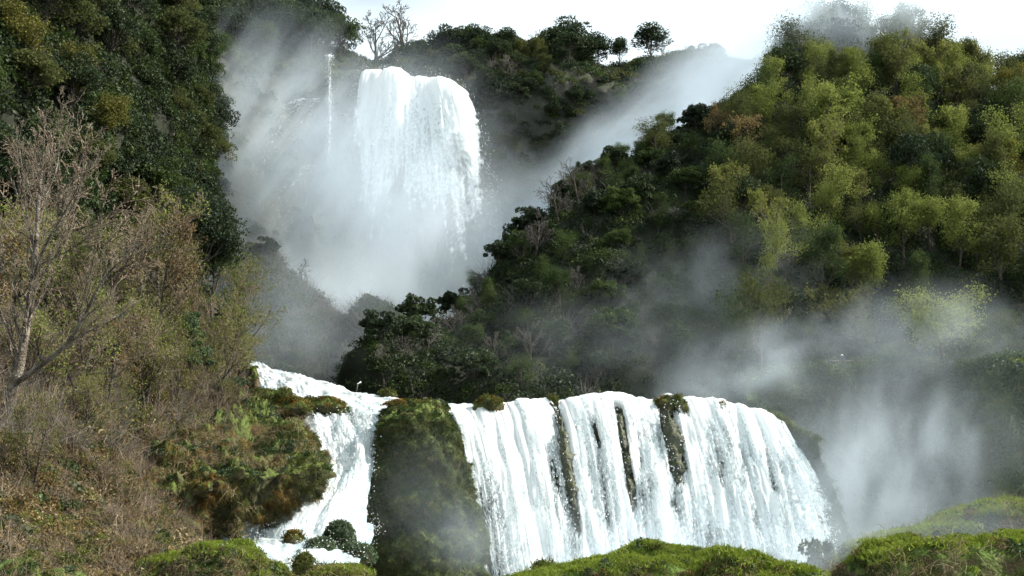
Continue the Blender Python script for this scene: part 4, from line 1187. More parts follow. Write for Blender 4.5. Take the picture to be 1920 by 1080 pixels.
ORD = ['first', 'second', 'third', 'fourth', 'fifth', 'sixth', 'seventh', 'eighth', 'ninth', 'tenth', 'eleventh', 'twelfth', 'thirteenth', 'fourteenth', 'fifteenth', 'sixteenth', 'seventeenth', 'eighteenth', 'nineteenth', 'twentieth']
def fill(patch, n, mind, cond, picks, hmin, hmax, words, place, group, seed, sink=0.4, per=9, **kw):
    """trees of a wood, kept apart by mind metres; each is told apart by its kind, its row from the top and its place in that row"""
    rg = np.random.default_rng(seed)
    p, nn = patch.sample(n * 150, rg, cond)
    kept, made = [], {}
    for q in p:
        if all((q[0] - r[0]) ** 2 + (q[1] - r[1]) ** 2 * 0.5 + (q[2] - r[2]) ** 2 > mind * mind for r in kept):
            kept.append(q)
            kind, mat, tw = picks[int(rg.integers(0, len(picks)))]
            h = rg.uniform(hmin, hmax)
            e = tree(kind, q, h, mat, 'tree', group, sink=sink, twmat=tw, **kw)
            w = words[mat]
            made.setdefault(w, []).append((project(np.array([q + np.array([0, 0, h * 0.6])]))[0], e))
            if len(kept) >= n: break
    for w, L in made.items():
        L.sort(key=lambda t: t[0][1])
        rows = max(1, int(round(len(L) / per)))
        m = math.ceil(len(L) / rows)
        for r in range(rows):
            row = sorted(L[r * m:(r + 1) * m], key=lambda t: t[0][0])
            rn = '' if rows == 1 else (', top row' if r == 0 else ', lowest row' if r == rows - 1 else ', %s row from top' % ORD[r])
            for k, (q, e) in enumerate(row):
                e['label'] = '%s %s%s, %s from left' % (w, place, rn, ORD[k])
    return kept

# --- dark wood, upper left
EV = {'evergreen': 'dark evergreen', 'mid': 'mid green tree', 'olive': 'olive green tree', None: 'bare grey tree', 'bud': 'tan budding tree', 'russet': 'russet budding tree', 'spring': 'lime tree'}
fill(LEFTWOOD, 95, 5.6, lambda p, n, q: (q[:, 0] > -120) & (q[:, 0] < 400) & (q[:, 1] > -120) & (q[:, 1] < 480), [('oak', 'evergreen', 'twig'), ('oak', 'evergreen', 'twig'), ('oak', 'mid', 'twig'), ('oak', 'olive', 'twig')], 9, 15, EV, 'of the upper wood', 'trees of the dark upper wood', 901, per=11)
fill(CLIFF, 60, 4.6, lambda p, n, q: (q[:, 0] > 300) & (q[:, 0] < 640) & (q[:, 1] < 124 - (q[:, 0] - 300) * 0.03) & (p[:, 1] < 372), [('oak', 'evergreen', 'twig'), ('oak', 'evergreen', 'twig'), ('oak', 'mid', 'twig')], 13, 21, EV, 'overhanging the misty cliff top', 'trees along the top of the misty cliff', 902, per=10, sink=3.0)
for px, pyb, pyt, lab in ((150, 200, 60, 'tallest golden green tree in the dark upper wood'), (185, 270, 160, 'golden green tree just below the tallest golden one in the upper wood'), (205, 300, 225, 'low golden green tree at the foot of the upper wood'), (60, 140, -10, 'olive tree at the top left corner of the wood')):
    tree_px(LEFTWOOD, px, pyb, pyt, 'leafy', 'evergreen_gold', lab)
for px, pyb, pyt, lab in ((265, 345, 275, 'left one of the fresh green bushes between hillside and dark wood'), (318, 350, 280, 'right one of the fresh green bushes between hillside and dark wood')):
    tree_px(LEFTWOOD, px, pyb, pyt, 'leafy', 'olive', lab, wide=1.3, name='bush', cat='bush')
# --- scrub trees on the far cliff, right of the fall
fill(CLIFF, 95, 4.6, lambda p, n, q: (q[:, 0] > 870) & (q[:, 0] < 1240) & (q[:, 1] < 400) & (q[:, 1] > 105 + np.clip(q[:, 0] - 1080, 0, 40) * 2.2), [('oak', 'evergreen', 'twig'), ('oak', 'evergreen', 'twig'), ('oak', 'mid', 'twig'), ('leafy', 'olive', 'twig'), ('bare_far', None, 'twig_grey')], 7, 13, EV, 'on the far cliff', 'trees on the far cliff', 903, per=9)
fill(CLIFF, 22, 4.0, lambda p, n, q: (q[:, 0] > 735) & (q[:, 0] < 890) & (q[:, 1] < 142) & (p[:, 1] > 352) & (p[:, 1] < 390), [('bush', 'evergreen', 'twig'), ('bush', 'mid', 'twig'), ('bush', 'olive', 'twig')], 4, 8, {'evergreen': 'dark bush', 'mid': 'green bush', 'olive': 'olive bush'}, 'on the brow right above the tall fall', 'bushes above the tall fall', 907)

# --- right hill
G2 = 'standout trees of the big hill'
def hill(px, pyb, pyt, kind, mat, label, **kw): return tree_px(RHILL, px, pyb, pyt, kind, mat, label, G2, **kw)
hill(1412, 245, 148, 'leafy', 'spring', 'bright lime tree where the ridge meets the mist', var=0, wide=0.9)
hill(1448, 200, 108, 'tall', 'evergreen', 'narrow dark conical tree on the ridge above the bright lime tree', var=1)
hill(1545, 300, 140, 'leafy', 'spring', 'tall lime green tree in the middle of the upper hill', var=1)
hill(1605, 300, 130, 'leafy', 'spring', 'broadest lime green tree high on the hill, right of its tall neighbour', var=2, wide=1.1)
hill(1560, 420, 290, 'loose', 'spring', 'loose lime tree below the tall lime pair', var=0)
hill(1725, 395, 290, 'leafy', 'spring', 'yellow green tree standing over the lower slope, left one of two', var=3)
hill(1745, 460, 360, 'leafy', 'spring', 'yellow green tree below the left one of the pair', var=0)
hill(1820, 390, 270, 'leafy', 'spring', 'broad yellow green tree right of the pair on the slope', var=1, wide=1.15)
hill(1885, 360, 235, 'leafy', 'evergreen_gold', 'golden green tree near the right edge of the hill', var=2)
hill(1640, 470, 370, 'loose', 'spring', 'small lime tree low on the middle of the hill', var=1)
hill(1375, 330, 215, 'budfar', 'russet', 'reddish brown budding tree on the left shoulder of the hill', var=0)
hill(1335, 285, 190, 'budfar', 'russet', 'reddish bare tree just inside the left ridge', var=1)
hill(1360, 420, 290, 'budfar', 'bud', 'tan budding tree below the reddish ones on the hill shoulder', var=2)
hill(1235, 300, 210, 'loose', 'olive', 'small green tree alone on the left ridge', var=2, wide=1.2)
hill(1500, 170, 20, 'loose', 'olive', 'first tall grey green tree on the misty hill top', var=0)
hill(1540, 130, -10, 'loose', 'olive', 'second tall grey green tree on the misty hill top', var=1)
hill(1582, 120, -5, 'tall', 'evergreen', 'narrow dark tree fading into mist on the hill top', var=0)
hill(1625, 125, 25, 'leafy', 'olive', 'olive tree in the middle of the misty hill top', var=2)
hill(1672, 120, 10, 'loose', 'olive', 'grey green tree right of the middle of the misty hill top', var=2)
hill(1715, 150, 40, 'budfar', 'bud', 'twiggy tree leaning over the right shoulder of the hill top', var=0)
hill(1755, 185, 62, 'budfar', 'bud', 'tallest twiggy tree on the right shoulder against the sky', var=1, wide=1.1)
hill(1805, 235, 105, 'budfar', 'olive', 'dark twiggy tree in the sky gap right of the hill top', var=2, wide=0.8)
hill(1850, 230, 105, 'loose', 'olive', 'olive tree on the skyline right of the twiggy tree', var=0)
hill(1905, 235, 120, 'leafy', 'evergreen_gold', 'golden tree on the skyline at the right edge', var=0)
hill(1868, 290, 175, 'oak', 'evergreen', 'dark evergreen below the skyline near the right edge', var=2)
hill(1770, 300, 190, 'leafy', 'spring', 'lime green tree under the tallest twiggy tree', var=3)
hill(1660, 300, 190, 'loose', 'olive', 'grey olive tree right of the broadest lime tree', var=1)
hill(1520, 370, 240, 'loose', 'olive', 'grey olive tree left of the lime pair', var=2)
hill(1450, 330, 230, 'loose', 'olive', 'olive tree between the hill shoulder and the lime trees', var=0)
hill(1700, 280, 170, 'budfar', 'russet', 'brownish tree between the lime trees and the right shoulder', var=2)
fill(RHILL, 170, 3.9, lambda p, n, q: (q[:, 0] > 1350) & (q[:, 0] < 2000) & (q[:, 1] > 120) & (q[:, 1] < 600) & (q[:, 0] + q[:, 1] * 0.6 > 1540) & ((n * (p - EYE)).sum(1) < 0.1 * np.linalg.norm(p - EYE, axis=1)),
     [('loose', 'olive', 'twig'), ('loose', 'mid', 'twig'), ('oak', 'evergreen', 'twig'), ('budfar', 'bud', 'twig'), ('loose', 'spring', 'twig'), ('leafy', 'mid', 'twig'), ('leafy', 'spring', 'twig'), ('loose', 'spring', 'twig'), ('leafy', 'olive', 'twig'), ('loose', 'olive', 'twig')], 7, 13, EV, 'in the hill wood', 'trees of the wood on the big hill', 904, wide=0.8)
fill(RHILL, 140, 3.6, lambda p, n, q: (q[:, 0] > 690) & (q[:, 0] < 1500) & (q[:, 1] > 230) & (q[:, 1] < 740) & (q[:, 0] + q[:, 1] * 0.6 < 1580) & ((n * (p - EYE)).sum(1) < 0.1 * np.linalg.norm(p - EYE, axis=1)), [('bush', 'evergreen', 'twig'), ('bush', 'evergreen', 'twig'), ('bush', 'mid', 'twig'), ('loose', 'mid', 'twig'), ('bush', 'evergreen', 'twig'), ('leafy', 'mid', 'twig'), ('bare', None, 'twig_grey')], 2.5, 6.0,
     {'evergreen': 'dark bush', 'mid': 'green bush', None: 'bare bush'}, 'on the shaded hill flank', 'bushes on the shaded flank of the hill', 905, per=11)
fill(RHILL, 26, 3.4, lambda p, n, q: (q[:, 0] > 1440) & (q[:, 0] < 1960) & (q[:, 1] < 235) & (p[:, 1] > 205) & (p[:, 1] < 236), [('loose', 'olive', 'twig'), ('leafy', 'olive', 'twig'), ('loose', 'mid', 'twig'), ('budfar', 'bud', 'twig')], 9, 14,
     {'olive': 'grey olive tree', 'mid': 'grey green tree', 'bud': 'twiggy tan tree'}, 'along the misty hill top', 'trees along the hill top', 908, per=14)
# bare saplings along the left ridge
for k, (px, pyb, pyt) in enumerate(((1085, 385, 285), (1050, 420, 325), (1000, 480, 385), (975, 500, 420), (1120, 350, 290), (885, 605, 545), (850, 625, 565), (800, 660, 590), (760, 690, 615), (720, 715, 640))):
    tree_px(RHILL, px, pyb, pyt, 'bare', None, 'bare sapling on the left ridge of the big hill, %s from the bottom' % ORD[[8, 7, 6, 5, 9, 4, 3, 2, 1, 0][k]], 'bare saplings on the ridge', twmat='twig_grey', wide=1.2)
# --- right: trees on and below the terrace
G3 = 'trees round the gorge path'
for px, pyb, pyt, kind, mat, lab, wd in (
    (1440, 690, 500, 'loose', 'olive', 'tall thin olive tree at the left end of the gorge path', 0.8),
    (1475, 690, 530, 'bare', None, 'pale bare tree trunk beside the tall thin olive tree', 0.6),
    (1400, 690, 540, 'loose', 'mid', 'dim green tree left of the pale trunk', 0.9),
    (1610, 660, 500, 'budfar', 'bud', 'pale budding tree behind the person on the path', 0.9),
    (1660, 660, 510, 'budfar', 'olive', 'second pale budding tree behind the path', 0.9),
    (1760, 660, 525, 'loose', 'spring', 'light green tree behind the right half of the path', 1.0),
    (1830, 660, 510, 'loose', 'spring', 'broad light green tree above the gorge corner', 1.1),
    (1885, 650, 490, 'loose', 'spring', 'tallest light green tree at the right edge above the gorge', 1.0),
    (1935, 670, 560, 'loose', 'olive', 'olive tree cut by the right edge above the gorge', 1.2),
    (1540, 640, 545, 'budfar', 'olive', 'dim olive tree behind the left half of the path', 1.0)):
    p = TERR.at(px, min(pyb, 690) + 0) if pyb > 670 else TERR.at(px, 684)
    p = p + np.array([0, 4.0 if pyb > 670 else 8.0, 0.2])
    tree(kind, p, (pyb - pyt) * p[1] / F_PX * 1.1, mat, lab, G3, wide=wd, tmat='bark_pale' if kind == 'bare' else 'bark')
# --- knolls
for px, pyb, pyt, kind, lab in ((500, 490, 440, 'bush', 'dim bush on the tip of the taller misty knoll'), (578, 555, 485, 'bare_far', 'lone dim bare tree on the misty knoll'), (690, 580, 548, 'bush', 'dim round bush on the lower misty knoll')):
    tree_px(KNOLL, px, pyb, pyt, kind, 'evergreen', lab, twmat='twig_grey', wide=1.0)

# --- left hillside
G4 = 'trees on the near hillside'
def near(px, pyb, pyt, kind, mat, label, **kw): return tree_px(HILL_L, px, pyb, pyt, kind, mat, label, G4, **kw)
near(368, 600, 338, 'near_oak', 'evergreen', 'dark evergreen rising behind the bare brushwood of the near hillside', var=0, wide=0.75)
near(392, 630, 392, 'near_oak', 'mid', 'green evergreen at the right shoulder of the near hillside', var=1, wide=0.5)
near(445, 690, 470, 'bud', 'spring', 'yellowish budding tree leaning out over the basin', var=0, wide=0.9)
near(430, 720, 540, 'bud', 'bud', 'lower yellowish budding tree above the head of the stream', var=1, wide=1.1)
near(395, 740, 560, 'bud', 'bud', 'tan budding tree over the rock blocks', var=2)
near(330, 640, 440, 'bud', 'bud', 'slim budding tree in front of the dark evergreen', var=0)
near(295, 640, 360, 'bud', 'russet', 'pinkish brown budding tree left of the dark evergreen', var=1)
near(240, 600, 330, 'bud', 'bud', 'olive budding tree on the upper hillside', var=2)
near(190, 620, 310, 'bare', None, 'grey bare tree right of the big pale tree', twmat='twig', var=0)
near(90, 560, 200, 'bare', None, 'tallest thin bare tree at the back of the hillside', twmat='twig', var=1, tmat='bark_pale')
near(40, 560, 240, 'bare', None, 'second thin bare tree at the back of the hillside', twmat='twig', var=2, tmat='bark_pale')
near(140, 640, 380, 'bud', 'olive', 'budding olive tree behind the big pale tree', var=1)
near(20, 640, 360, 'bud', 'spring', 'budding tree behind the trunk of the big pale tree', var=0)
near(-30, 640, 330, 'bud', 'russet', 'russet budding tree at the left edge', var=2)
near(110, 760, 520, 'bud', 'spring', 'low budding tree right of the big pale trunk', var=2)
near(200, 760, 560, 'bud', 'russet', 'brownish budding tree in the middle of the hillside', var=0)
near(270, 760, 540, 'bud', 'bud', 'budding tree above the brown scrub', var=1)
near(335, 780, 590, 'bud', 'bud', 'budding tree above the left end of the bluff', var=2)
near(378, 775, 690, 'bare', None, 'small sapling with a pale stem above the bluff', var=0, tmat='bark_pale', wide=0.5)
near(60, 900, 720, 'bud', 'bud', 'low budding shrub under the big pale tree', var=1)
fill(HILL_L, 75, 2.3, lambda p, n, q: (q[:, 0] > 85) & (q[:, 0] < 450) & (q[:, 1] > 460) & (q[:, 1] < 840), [('bud', 'bud', 'twig'), ('bud', 'russet', 'twig'), ('bare', None, 'twig'), ('bud', 'olive', 'twig'), ('bud', 'spring', 'twig'), ('bud', 'spring', 'twig'), ('nearbush', 'ivy', 'twig')], 2.0, 5.5,
     {'bud': 'tan budding shrub', 'russet': 'russet shrub', None: 'bare shrub', 'ivy': 'glossy dark bush', 'olive': 'olive shrub', 'spring': 'yellow green shrub'}, 'on the near hillside', 'shrubs of the near hillside', 906)
tree('bush', P(1555, 1165, 60), 165 * 60 / F_PX * 0.92, 'olive', 'grey hazy bush in the spray between the near banks', None, var=2, wide=0.62)

# --- the big pale tree at the left edge
M['bark_big'] = rough_mat('big_tree_bark', [(0.32, (0.05, 0.04, 0.03)), (0.52, (0.16, 0.13, 0.10)), (0.72, (0.40, 0.35, 0.29))], 1.6, 1.0, 9.0)  # pale tones lightened further to carry sun highlights on trunk and branches
M['twig_sunlit'] = leaf_mat('sunlit_twig', (0.10, 0.077, 0.056), (0.19, 0.15, 0.112), (0.33, 0.275, 0.21), 0.0, 0.02)  # lighter copy of the twig colour, with the sunlit highlights painted in
def hero():
    rg = np.random.default_rng(404)
    Y = HILL_L.at(15, 785)[1]
    sc = Y / F_PX
    segs, thin = [], {1: [], 2: [], 3: [], 4: [], 'tips': []}
    def path(pts, r0, r1, kids, ylen, n=14, ay=0.0):
        A = np.array([P(x, y, Y + d) for x, y, d in pts])[:, None, :]
        C = catmull(A, n)[:, 0]
        for i in range(n - 1):
            ra = r0 + (r1 - r0) * i / (n - 1); rb = r0 + (r1 - r0) * (i + 1) / (n - 1)
            segs.append(np.concatenate([C[i], C[i + 1], [ra, rb]]))
        sp = dict(TWIGGY); sp['rmin'] = 0.009; sp['up'] = [0.1, 0.16, 0.12, 0.08, 0.04]; sp['kids'] = [0, 5, 5, 4]; sp['ang'] = [0.6, 0.55, 0.55, 0.5]
        for k in range(kids):
            t = 0.22 + 0.78 * (k + rg.random()) / kids
            i = min(int(t * (n - 1)), n - 2)
            ax = C[i + 1] - C[i]; ax /= np.linalg.norm(ax)
            s_ = rg.normal(size=3); s_ -= ax * (s_ @ ax); s_ /= np.linalg.norm(s_)
            d = ax * 0.75 + s_ * 0.6 + np.array([0, 0, 0.25]); d /= np.linalg.norm(d)
            grow(rg, C[i], d, ylen * rg.uniform(0.6, 1.2) * (1.2 - 0.6 * t), max(0.018, (r0 + (r1 - r0) * t) * 0.45), 1, 4, thin, sp)
    path([(5, 810, 0), (22, 740, 0), (36, 690, 0.2), (48, 620, 0.4), (60, 540, 0.6), (68, 460, 0.8), (72, 380, 1.0), (80, 300, 1.2), (84, 215, 1.3)], 0.33, 0.02, 22, 2.8, 26)
    path([(24, 722, 0), (70, 690, -0.5), (125, 645, -1.0), (160, 590, -1.4), (190, 530, -1.8), (225, 490, -2.0), (262, 455, -2.2)], 0.16, 0.015, 14, 2.4, 22)
    path([(120, 648, -1.0), (165, 620, -0.4), (215, 595, 0.2), (270, 560, 0.6)], 0.06, 0.012, 7, 1.7)
    path([(62, 520, 0.6), (85, 460, -0.6), (120, 400, -1.4), (150, 345, -2.0), (175, 300, -2.4)], 0.09, 0.012, 9, 2.0)
    path([(66, 470, 0.8), (50, 400, 1.4), (42, 320, 2.0), (30, 240, 2.4)], 0.08, 0.012, 8, 2.0)
    path([(70, 400, 1.0), (105, 320, 1.4), (112, 250, 1.6), (118, 200, 1.8)], 0.06, 0.01, 7, 1.7)
    path([(50, 600, 0.4), (20, 530, 0.9), (-10, 470, 1.3), (-40, 400, 1.8)], 0.07, 0.012, 7, 2.0)
    path([(64, 500, 0.7), (110, 480, 0.2), (150, 455, 0.0), (195, 420, -0.3)], 0.05, 0.01, 7, 1.6)
    e = empty('bare_tree', P(5, 800, Y))
    t = obj('trunk', part_mesh('trunk', [tubes(segs, 8, rg)], True), M['bark_big'], e)
    b = obj('branches', part_mesh('branches', [tubes(thin[1], 5, rg), tubes(thin[2], 4, rg)], True), M['bark_big'], t)
    b.matrix_parent_inverse = Matrix.Identity(4)
    c = obj('crown', part_mesh('crown', [tubes(thin[3], 3, rg), tubes(thin[4], 3, rg)]), M['twig_sunlit'], e)
    tag(e, 'big leafless tree with pale forked trunk at the left edge of the hillside', 'tree', None)
    settle(e)
hero()

# ================================================================== PATH, RAILING, PERSON, STAKE
def box(V, Fq, p0, p1, w):
    d = p1 - p0; d /= np.linalg.norm(d)
    h = np.array([0, 0, 1.0]) if abs(d[2]) < 0.9 else np.array([1.0, 0, 0])
    a = np.cross(d, h); a /= np.linalg.norm(a); b = np.cross(d, a)
    o = len(V)
    for q in (p0, p1):
        for s1, s2 in ((-1, -1), (1, -1), (1, 1), (-1, 1)): V.append(q + a * s1 * w + b * s2 * w)
    for f in ((0, 1, 2, 3), (7, 6, 5, 4), (0, 4, 5, 1), (1, 5, 6, 2), (2, 6, 7, 3), (3, 7, 4, 0)): Fq.append([o + k for k in f])
def bar(name, p0, p1, w, mat, parent):
    V, Fq = [], []
    box(V, Fq, np.array(p0, float), np.array(p1, float), w)
    return obj(name, mesh(name, np.array(V), np.array(Fq), smooth=False), mat, parent)
M['wood'] = plain_mat('weathered_wood', (0.10, 0.09, 0.075), 0.8)
rail = empty('railing', (0, 0, 0))
pts = [TERR.at(x, 690) + np.array([0, 1.2, 0]) for x in (1556, 1580, 1606, 1632, 1658, 1686, 1714, 1742, 1770, 1790)]
rail.location = pts[0]
for p in pts:
    bar('post', p - np.array([0, 0, 0.4]), p + np.array([0, 0, 1.15]), 0.06, M['wood'], rail)
for a, b in zip(pts[:-1], pts[1:]):
    for hh in (0.6, 1.08):
        bar('rail', a + np.array([0, -0.07, hh]), b + np.array([0, -0.07, hh]), 0.04, M['wood'], rail)
settle(rail)
tag(rail, 'weathered wooden railing along the path above the gorge', 'railing')

def person(pos, facing=0.0):
    e = empty('person', pos, facing)
    J = {'pel': (0, 0, .92), 'bel': (0, -.01, 1.08), 'che': (0, -.02, 1.28), 'nec': (0, -.03, 1.45), 'hed': (0, -.05, 1.55), 'top': (0, -.05, 1.66),
         'shl': (.18, -.02, 1.38), 'ell': (.26, -.10, 1.12), 'wrl': (.20, -.30, 1.06), 'hal': (.17, -.38, 1.07),
         'shr': (-.18, -.02, 1.38), 'elr': (-.26, -.10, 1.12), 'wrr': (-.20, -.30, 1.06), 'har': (-.17, -.38, 1.07),
         'hil': (.10, 0, .88), 'knl': (.11, -.03, .48), 'anl': (.11, .02, .08), 'tol': (.12, -.16, .03),
         'hir': (-.10, 0, .88), 'knr': (-.11, -.01, .48), 'anr': (-.12, .04, .08), 'tor': (-.13, -.14, .03)}
    E = [('pel', 'bel'), ('bel', 'che'), ('che', 'nec'), ('nec', 'hed'), ('hed', 'top'), ('che', 'shl'), ('shl', 'ell'), ('ell', 'wrl'), ('wrl', 'hal'), ('che', 'shr'), ('shr', 'elr'), ('elr', 'wrr'), ('wrr', 'har'),
         ('pel', 'hil'), ('hil', 'knl'), ('knl', 'anl'), ('anl', 'tol'), ('pel', 'hir'), ('hir', 'knr'), ('knr', 'anr'), ('anr', 'tor')]
    rad = dict(pel=.15, bel=.14, che=.16, nec=.055, hed=.085, top=.07, shl=.075, shr=.075, ell=.05, elr=.05, wrl=.035, wrr=.035, hal=.04, har=.04, hil=.10, hir=.10, knl=.07, knr=.07, anl=.045, anr=.045, tol=.04, tor=.04)
    ks = list(J)
    me = bpy.data.meshes.new('body')
    me.from_pydata([J[k] for k in ks], [(ks.index(a), ks.index(b)) for a, b in E], [])
    o = obj('body', me, None, e)
    o.modifiers.new('skin', 'SKIN'); o.modifiers.new('sub', 'SUBSURF').levels = 1
    o.modifiers['sub'].render_levels = 1
    for k, s in zip(ks, me.skin_vertices[0].data):
        s.radius = (rad[k], rad[k]); s.use_root = (k == 'pel')
    me.materials.append(plain_mat('dark_clothes', (0.05, 0.055, 0.07), 0.8))
    # white cap
    n, m = 14, 7
    V = []
    for i in range(m):
        ph = i / (m - 1) * math.pi / 2
        for j in range(n):
            t = j / n * 2 * math.pi
            V.append((0.135 * math.cos(t) * math.cos(ph), 0.15 * math.sin(t) * math.cos(ph) - .05, 1.58 + 0.14 * math.sin(ph)))
    for j in range(n):
        t = j / n * 2 * math.pi
        V.append((0.17 * math.cos(t), 0.20 * math.sin(t) - .07, 1.57))
    Fq = [[i * n + j, i * n + (j + 1) % n, (i + 1) * n + (j + 1) % n, (i + 1) * n + j] for i in range(m - 1) for j in range(n)]
    Fq += [[m * n + j, m * n + (j + 1) % n, (j + 1) % n, j] for j in range(n)]
    obj('hat', mesh('hat', np.array(V), np.array(Fq)), plain_mat('white_cloth', (0.8, 0.8, 0.8), 0.8), e)
    tag(e, 'person in dark clothes and a white hat at the railing above the gorge', 'person')
pp = TERR.at(1588, 689) + np.array([0, 2.2, 0.05])
person(pp)
# pale stake at the far edge of the stream
sk = empty('stake', P(669, 733, 114))
V, Fq = [], []
box(V, Fq, P(668, 736, 114), P(671, 720, 114), 0.05)
s1 = obj('post', mesh('post', np.array(V), np.array(Fq), smooth=False), M['wood'], sk)
V, Fq = [], []
box(V, Fq, P(670, 720, 114), P(677, 716, 114), 0.06)
s2 = obj('tip', mesh('tip', np.array(V), np.array(Fq), smooth=False), M['foam'], sk)
settle(sk)
tag(sk, 'thin post with a bent white tip at the far edge of the stream', 'post')

# ================================================================== MIST
def mist(name, c, rad, dens, label, rot=(0, 0, 0), nscale=0.05, stretch=(1, 1, 1), lo=0.35, hi=0.7, seed=0.0, soft=1.0, detail=3.0):
    """one cloud of spray: an ellipsoid of real volume, dense at its heart, torn by noise"""
    import bmesh
    bm = bmesh.new(); bmesh.ops.create_icosphere(bm, subdivisions=3, radius=1.0)
    me = bpy.data.meshes.new(name); bm.to_mesh(me); bm.free()
    m, nt = new_mat(name + '_air')
    tc = N_(nt, 'ShaderNodeTexCoord')
    ln = N_(nt, 'ShaderNodeVectorMath', operation='LENGTH'); nt.links.new(tc.outputs['Object'], ln.inputs[0])
    fo = N_(nt, 'ShaderNodeMapRange'); fo.interpolation_type = 'SMOOTHSTEP'
    fo.inputs['From Min'].default_value = 1.0; fo.inputs['From Max'].default_value = max(0.0, 1.0 - soft); fo.inputs['To Min'].default_value = 0; fo.inputs['To Max'].default_value = 1
    nt.links.new(ln.outputs['Value'], fo.inputs['Value'])
    mp = N_(nt, 'ShaderNodeMapping')
    mp.inputs['Scale'].default_value = (rad[0] * nscale * stretch[0], rad[1] * nscale * stretch[1], rad[2] * nscale * stretch[2])
    mp.inputs['Location'].default_value = (seed, seed * 1.7, seed * 0.6)
    nt.links.new(tc.outputs['Object'], mp.inputs['Vector'])
    nz = N_(nt, 'ShaderNodeTexNoise'); nz.inputs['Scale'].default_value = 1.0; nz.inputs['Detail'].default_value = detail; nz.inputs['Roughness'].default_value = 0.55
    nz.inputs['Distortion'].default_value = 0.5
    nt.links.new(mp.outputs[0], nz.inputs['Vector'])
    mr = N_(nt, 'ShaderNodeMapRange'); mr.inputs['From Min'].default_value = lo; mr.inputs['From Max'].default_value = hi
    nt.links.new(nz.outputs['Fac'], mr.inputs['Value'])
    mu = N_(nt, 'ShaderNodeMath', operation='MULTIPLY'); nt.links.new(fo.outputs[0], mu.inputs[0]); nt.links.new(mr.outputs[0], mu.inputs[1])
    m2 = N_(nt, 'ShaderNodeMath', operation='MULTIPLY'); nt.links.new(mu.outputs[0], m2.inputs[0]); m2.inputs[1].default_value = dens
    pv = N_(nt, 'ShaderNodeVolumePrincipled')
    pv.inputs['Color'].default_value = (0.81, 0.905, 0.99, 1); pv.inputs['Anisotropy'].default_value = 0.1  # bluish scatter colour puts sky-lit shade into otherwise white droplets
    nt.links.new(m2.outputs[0], pv.inputs['Density'])
    o_ = N_(nt, 'ShaderNodeOutputMaterial'); nt.links.new(pv.outputs[0], o_.inputs['Volume'])
    o = obj(name, me, m)
    o.location = c; o.scale = rad; o.rotation_euler = rot
    tag(o, label, None, kind='stuff')
    return o
#          centre                      radii           density
mist('mist', P(700, 400, 300), (46, 42, 60), 0.050, 'thick spray filling the basin of the tall fall', rot=(0, R(25), 0), nscale=0.06, stretch=(1.3, 1, 0.45), seed=1, lo=0.33, hi=0.72, detail=5)
mist('mist', P(750, 480, 294), (32, 26, 44), 0.058, 'brightest spray at the foot of the tall fall', nscale=0.07, stretch=(1.3, 1, 0.5), seed=21, lo=0.28, hi=0.75, detail=5)
mist('mist', P(505, 260, 300), (48, 24, 48), 0.060, 'spray blown up the cliff left of the tall fall', rot=(0, R(35), 0), nscale=0.09, stretch=(1.6, 1, 0.35), seed=2, lo=0.40, hi=0.70, detail=5)
mist('mist', P(620, 610, 255), (44, 38, 24), 0.045, 'dim mist lying low in the basin', nscale=0.06, seed=3, lo=0.28, hi=0.75, detail=4)
mist('mist', P(590, 600, 188), (30, 20, 22), 0.028, 'thin mist in front of the misty knolls', nscale=0.07, seed=23, lo=0.28, hi=0.75, detail=4)
mist('mist', P(1205, 290, 288), (74, 24, 21), 0.110, 'band of spray drifting up behind the big hill', rot=(0, R(-40), 0), nscale=0.08, stretch=(0.5, 1, 1.2), seed=4, lo=0.34, hi=0.68, detail=5)
mist('mist', P(1000, 470, 280), (40, 24, 30), 0.055, 'spray behind the foot of the hill ridge', nscale=0.07, stretch=(1, 1, 0.7), seed=24, lo=0.3, hi=0.72, detail=4)
mist('mist', P(1430, 95, 252), (40, 24, 19), 0.110, 'spray streaming over the ridge of the big hill', rot=(0, R(-30), 0), nscale=0.09, stretch=(0.6, 1, 1.2), seed=5, lo=0.34, hi=0.68, detail=5)
mist('mist', P(1570, 15, 203), (30, 13, 14), 0.150, 'veil of mist round the trees of the hill top', rot=(0, R(-12), 0), nscale=0.11, stretch=(0.9, 1, 1), seed=6, lo=0.36, hi=0.70, detail=5)
mist('mist', P(1250, 1045, 93), (22, 4.5, 6.0), 0.20, 'spray boiling up at the foot of the lower fall', nscale=0.2, seed=7, lo=0.3, hi=0.75)
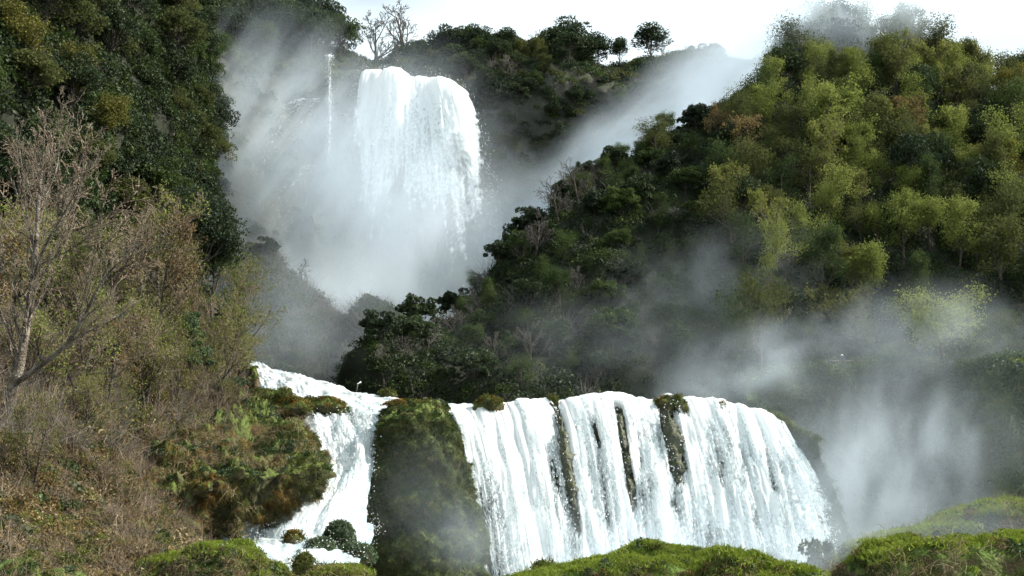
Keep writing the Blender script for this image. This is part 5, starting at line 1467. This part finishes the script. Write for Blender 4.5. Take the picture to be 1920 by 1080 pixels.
mist('mist', P(1580, 930, 103), (11, 7, 9), 0.17, 'spray drifting off the right end of the lower fall', rot=(0, R(18), 0), nscale=0.25, stretch=(1.1, 1, 0.5), seed=8, lo=0.36, hi=0.70, detail=5)
mist('mist', P(1690, 850, 110), (16, 8, 12), 0.10, 'thin spray hanging in the shaded gorge', rot=(0, R(12), 0), nscale=0.24, stretch=(1.1, 1, 0.5), seed=9, lo=0.41, hi=0.70, detail=5)
mist('mist', P(1400, 690, 116), (16, 7, 6), 0.13, 'wisps rising behind the lower fall toward the path', rot=(0, R(-15), 0), nscale=0.26, stretch=(0.6, 1, 0.8), seed=10, lo=0.42, hi=0.72, detail=5)
mist('mist', P(1290, 560, 140), (24, 12, 11), 0.035, 'faint veil across the shaded face of the big hill', rot=(0, R(-20), 0), nscale=0.14, seed=11, lo=0.38, hi=0.74, detail=4)
mist('mist', P(880, 1010, 86), (5.5, 4, 4.0), 0.11, 'spray in front of the pillar foot', nscale=0.28, seed=12, lo=0.3, hi=0.75)
mist('mist', P(560, 990, 78), (5.5, 4, 2.4), 0.20, 'spray over the pool at the cascade foot', nscale=0.45, seed=13, lo=0.3, hi=0.75)
mist('mist', P(1740, 630, 120), (18, 9, 8), 0.055, 'haze among the light green trees by the path', nscale=0.2, seed=14, lo=0.38, hi=0.72, detail=4)
mist('mist', P(1740, 985, 47), (8, 5, 2.0), 0.07, 'spray drifting over the hazy far bank', nscale=0.3, seed=15, lo=0.3, hi=0.75)
mist('mist', P(1560, 1045, 53), (6, 4, 2.6), 0.14, 'spray in front of the hazy bush between the banks', nscale=0.3, seed=16, lo=0.3, hi=0.75)
mist('mist', P(1640, 790, 106), (26, 8, 17), 0.020, 'wide bluish veil of spray over the gorge', nscale=0.12, stretch=(1, 1, 0.8), seed=17, lo=0.2, hi=0.75)
mist('mist', P(1180, 640, 116), (26, 7, 8), 0.016, 'low veil of spray along the foot of the big hill', nscale=0.14, seed=18, lo=0.3, hi=0.75)
mist('mist', P(800, 940, 85), (6, 2.5, 7), 0.045, 'thin veil of spray before the pillar', nscale=0.25, seed=19, lo=0.25, hi=0.75)
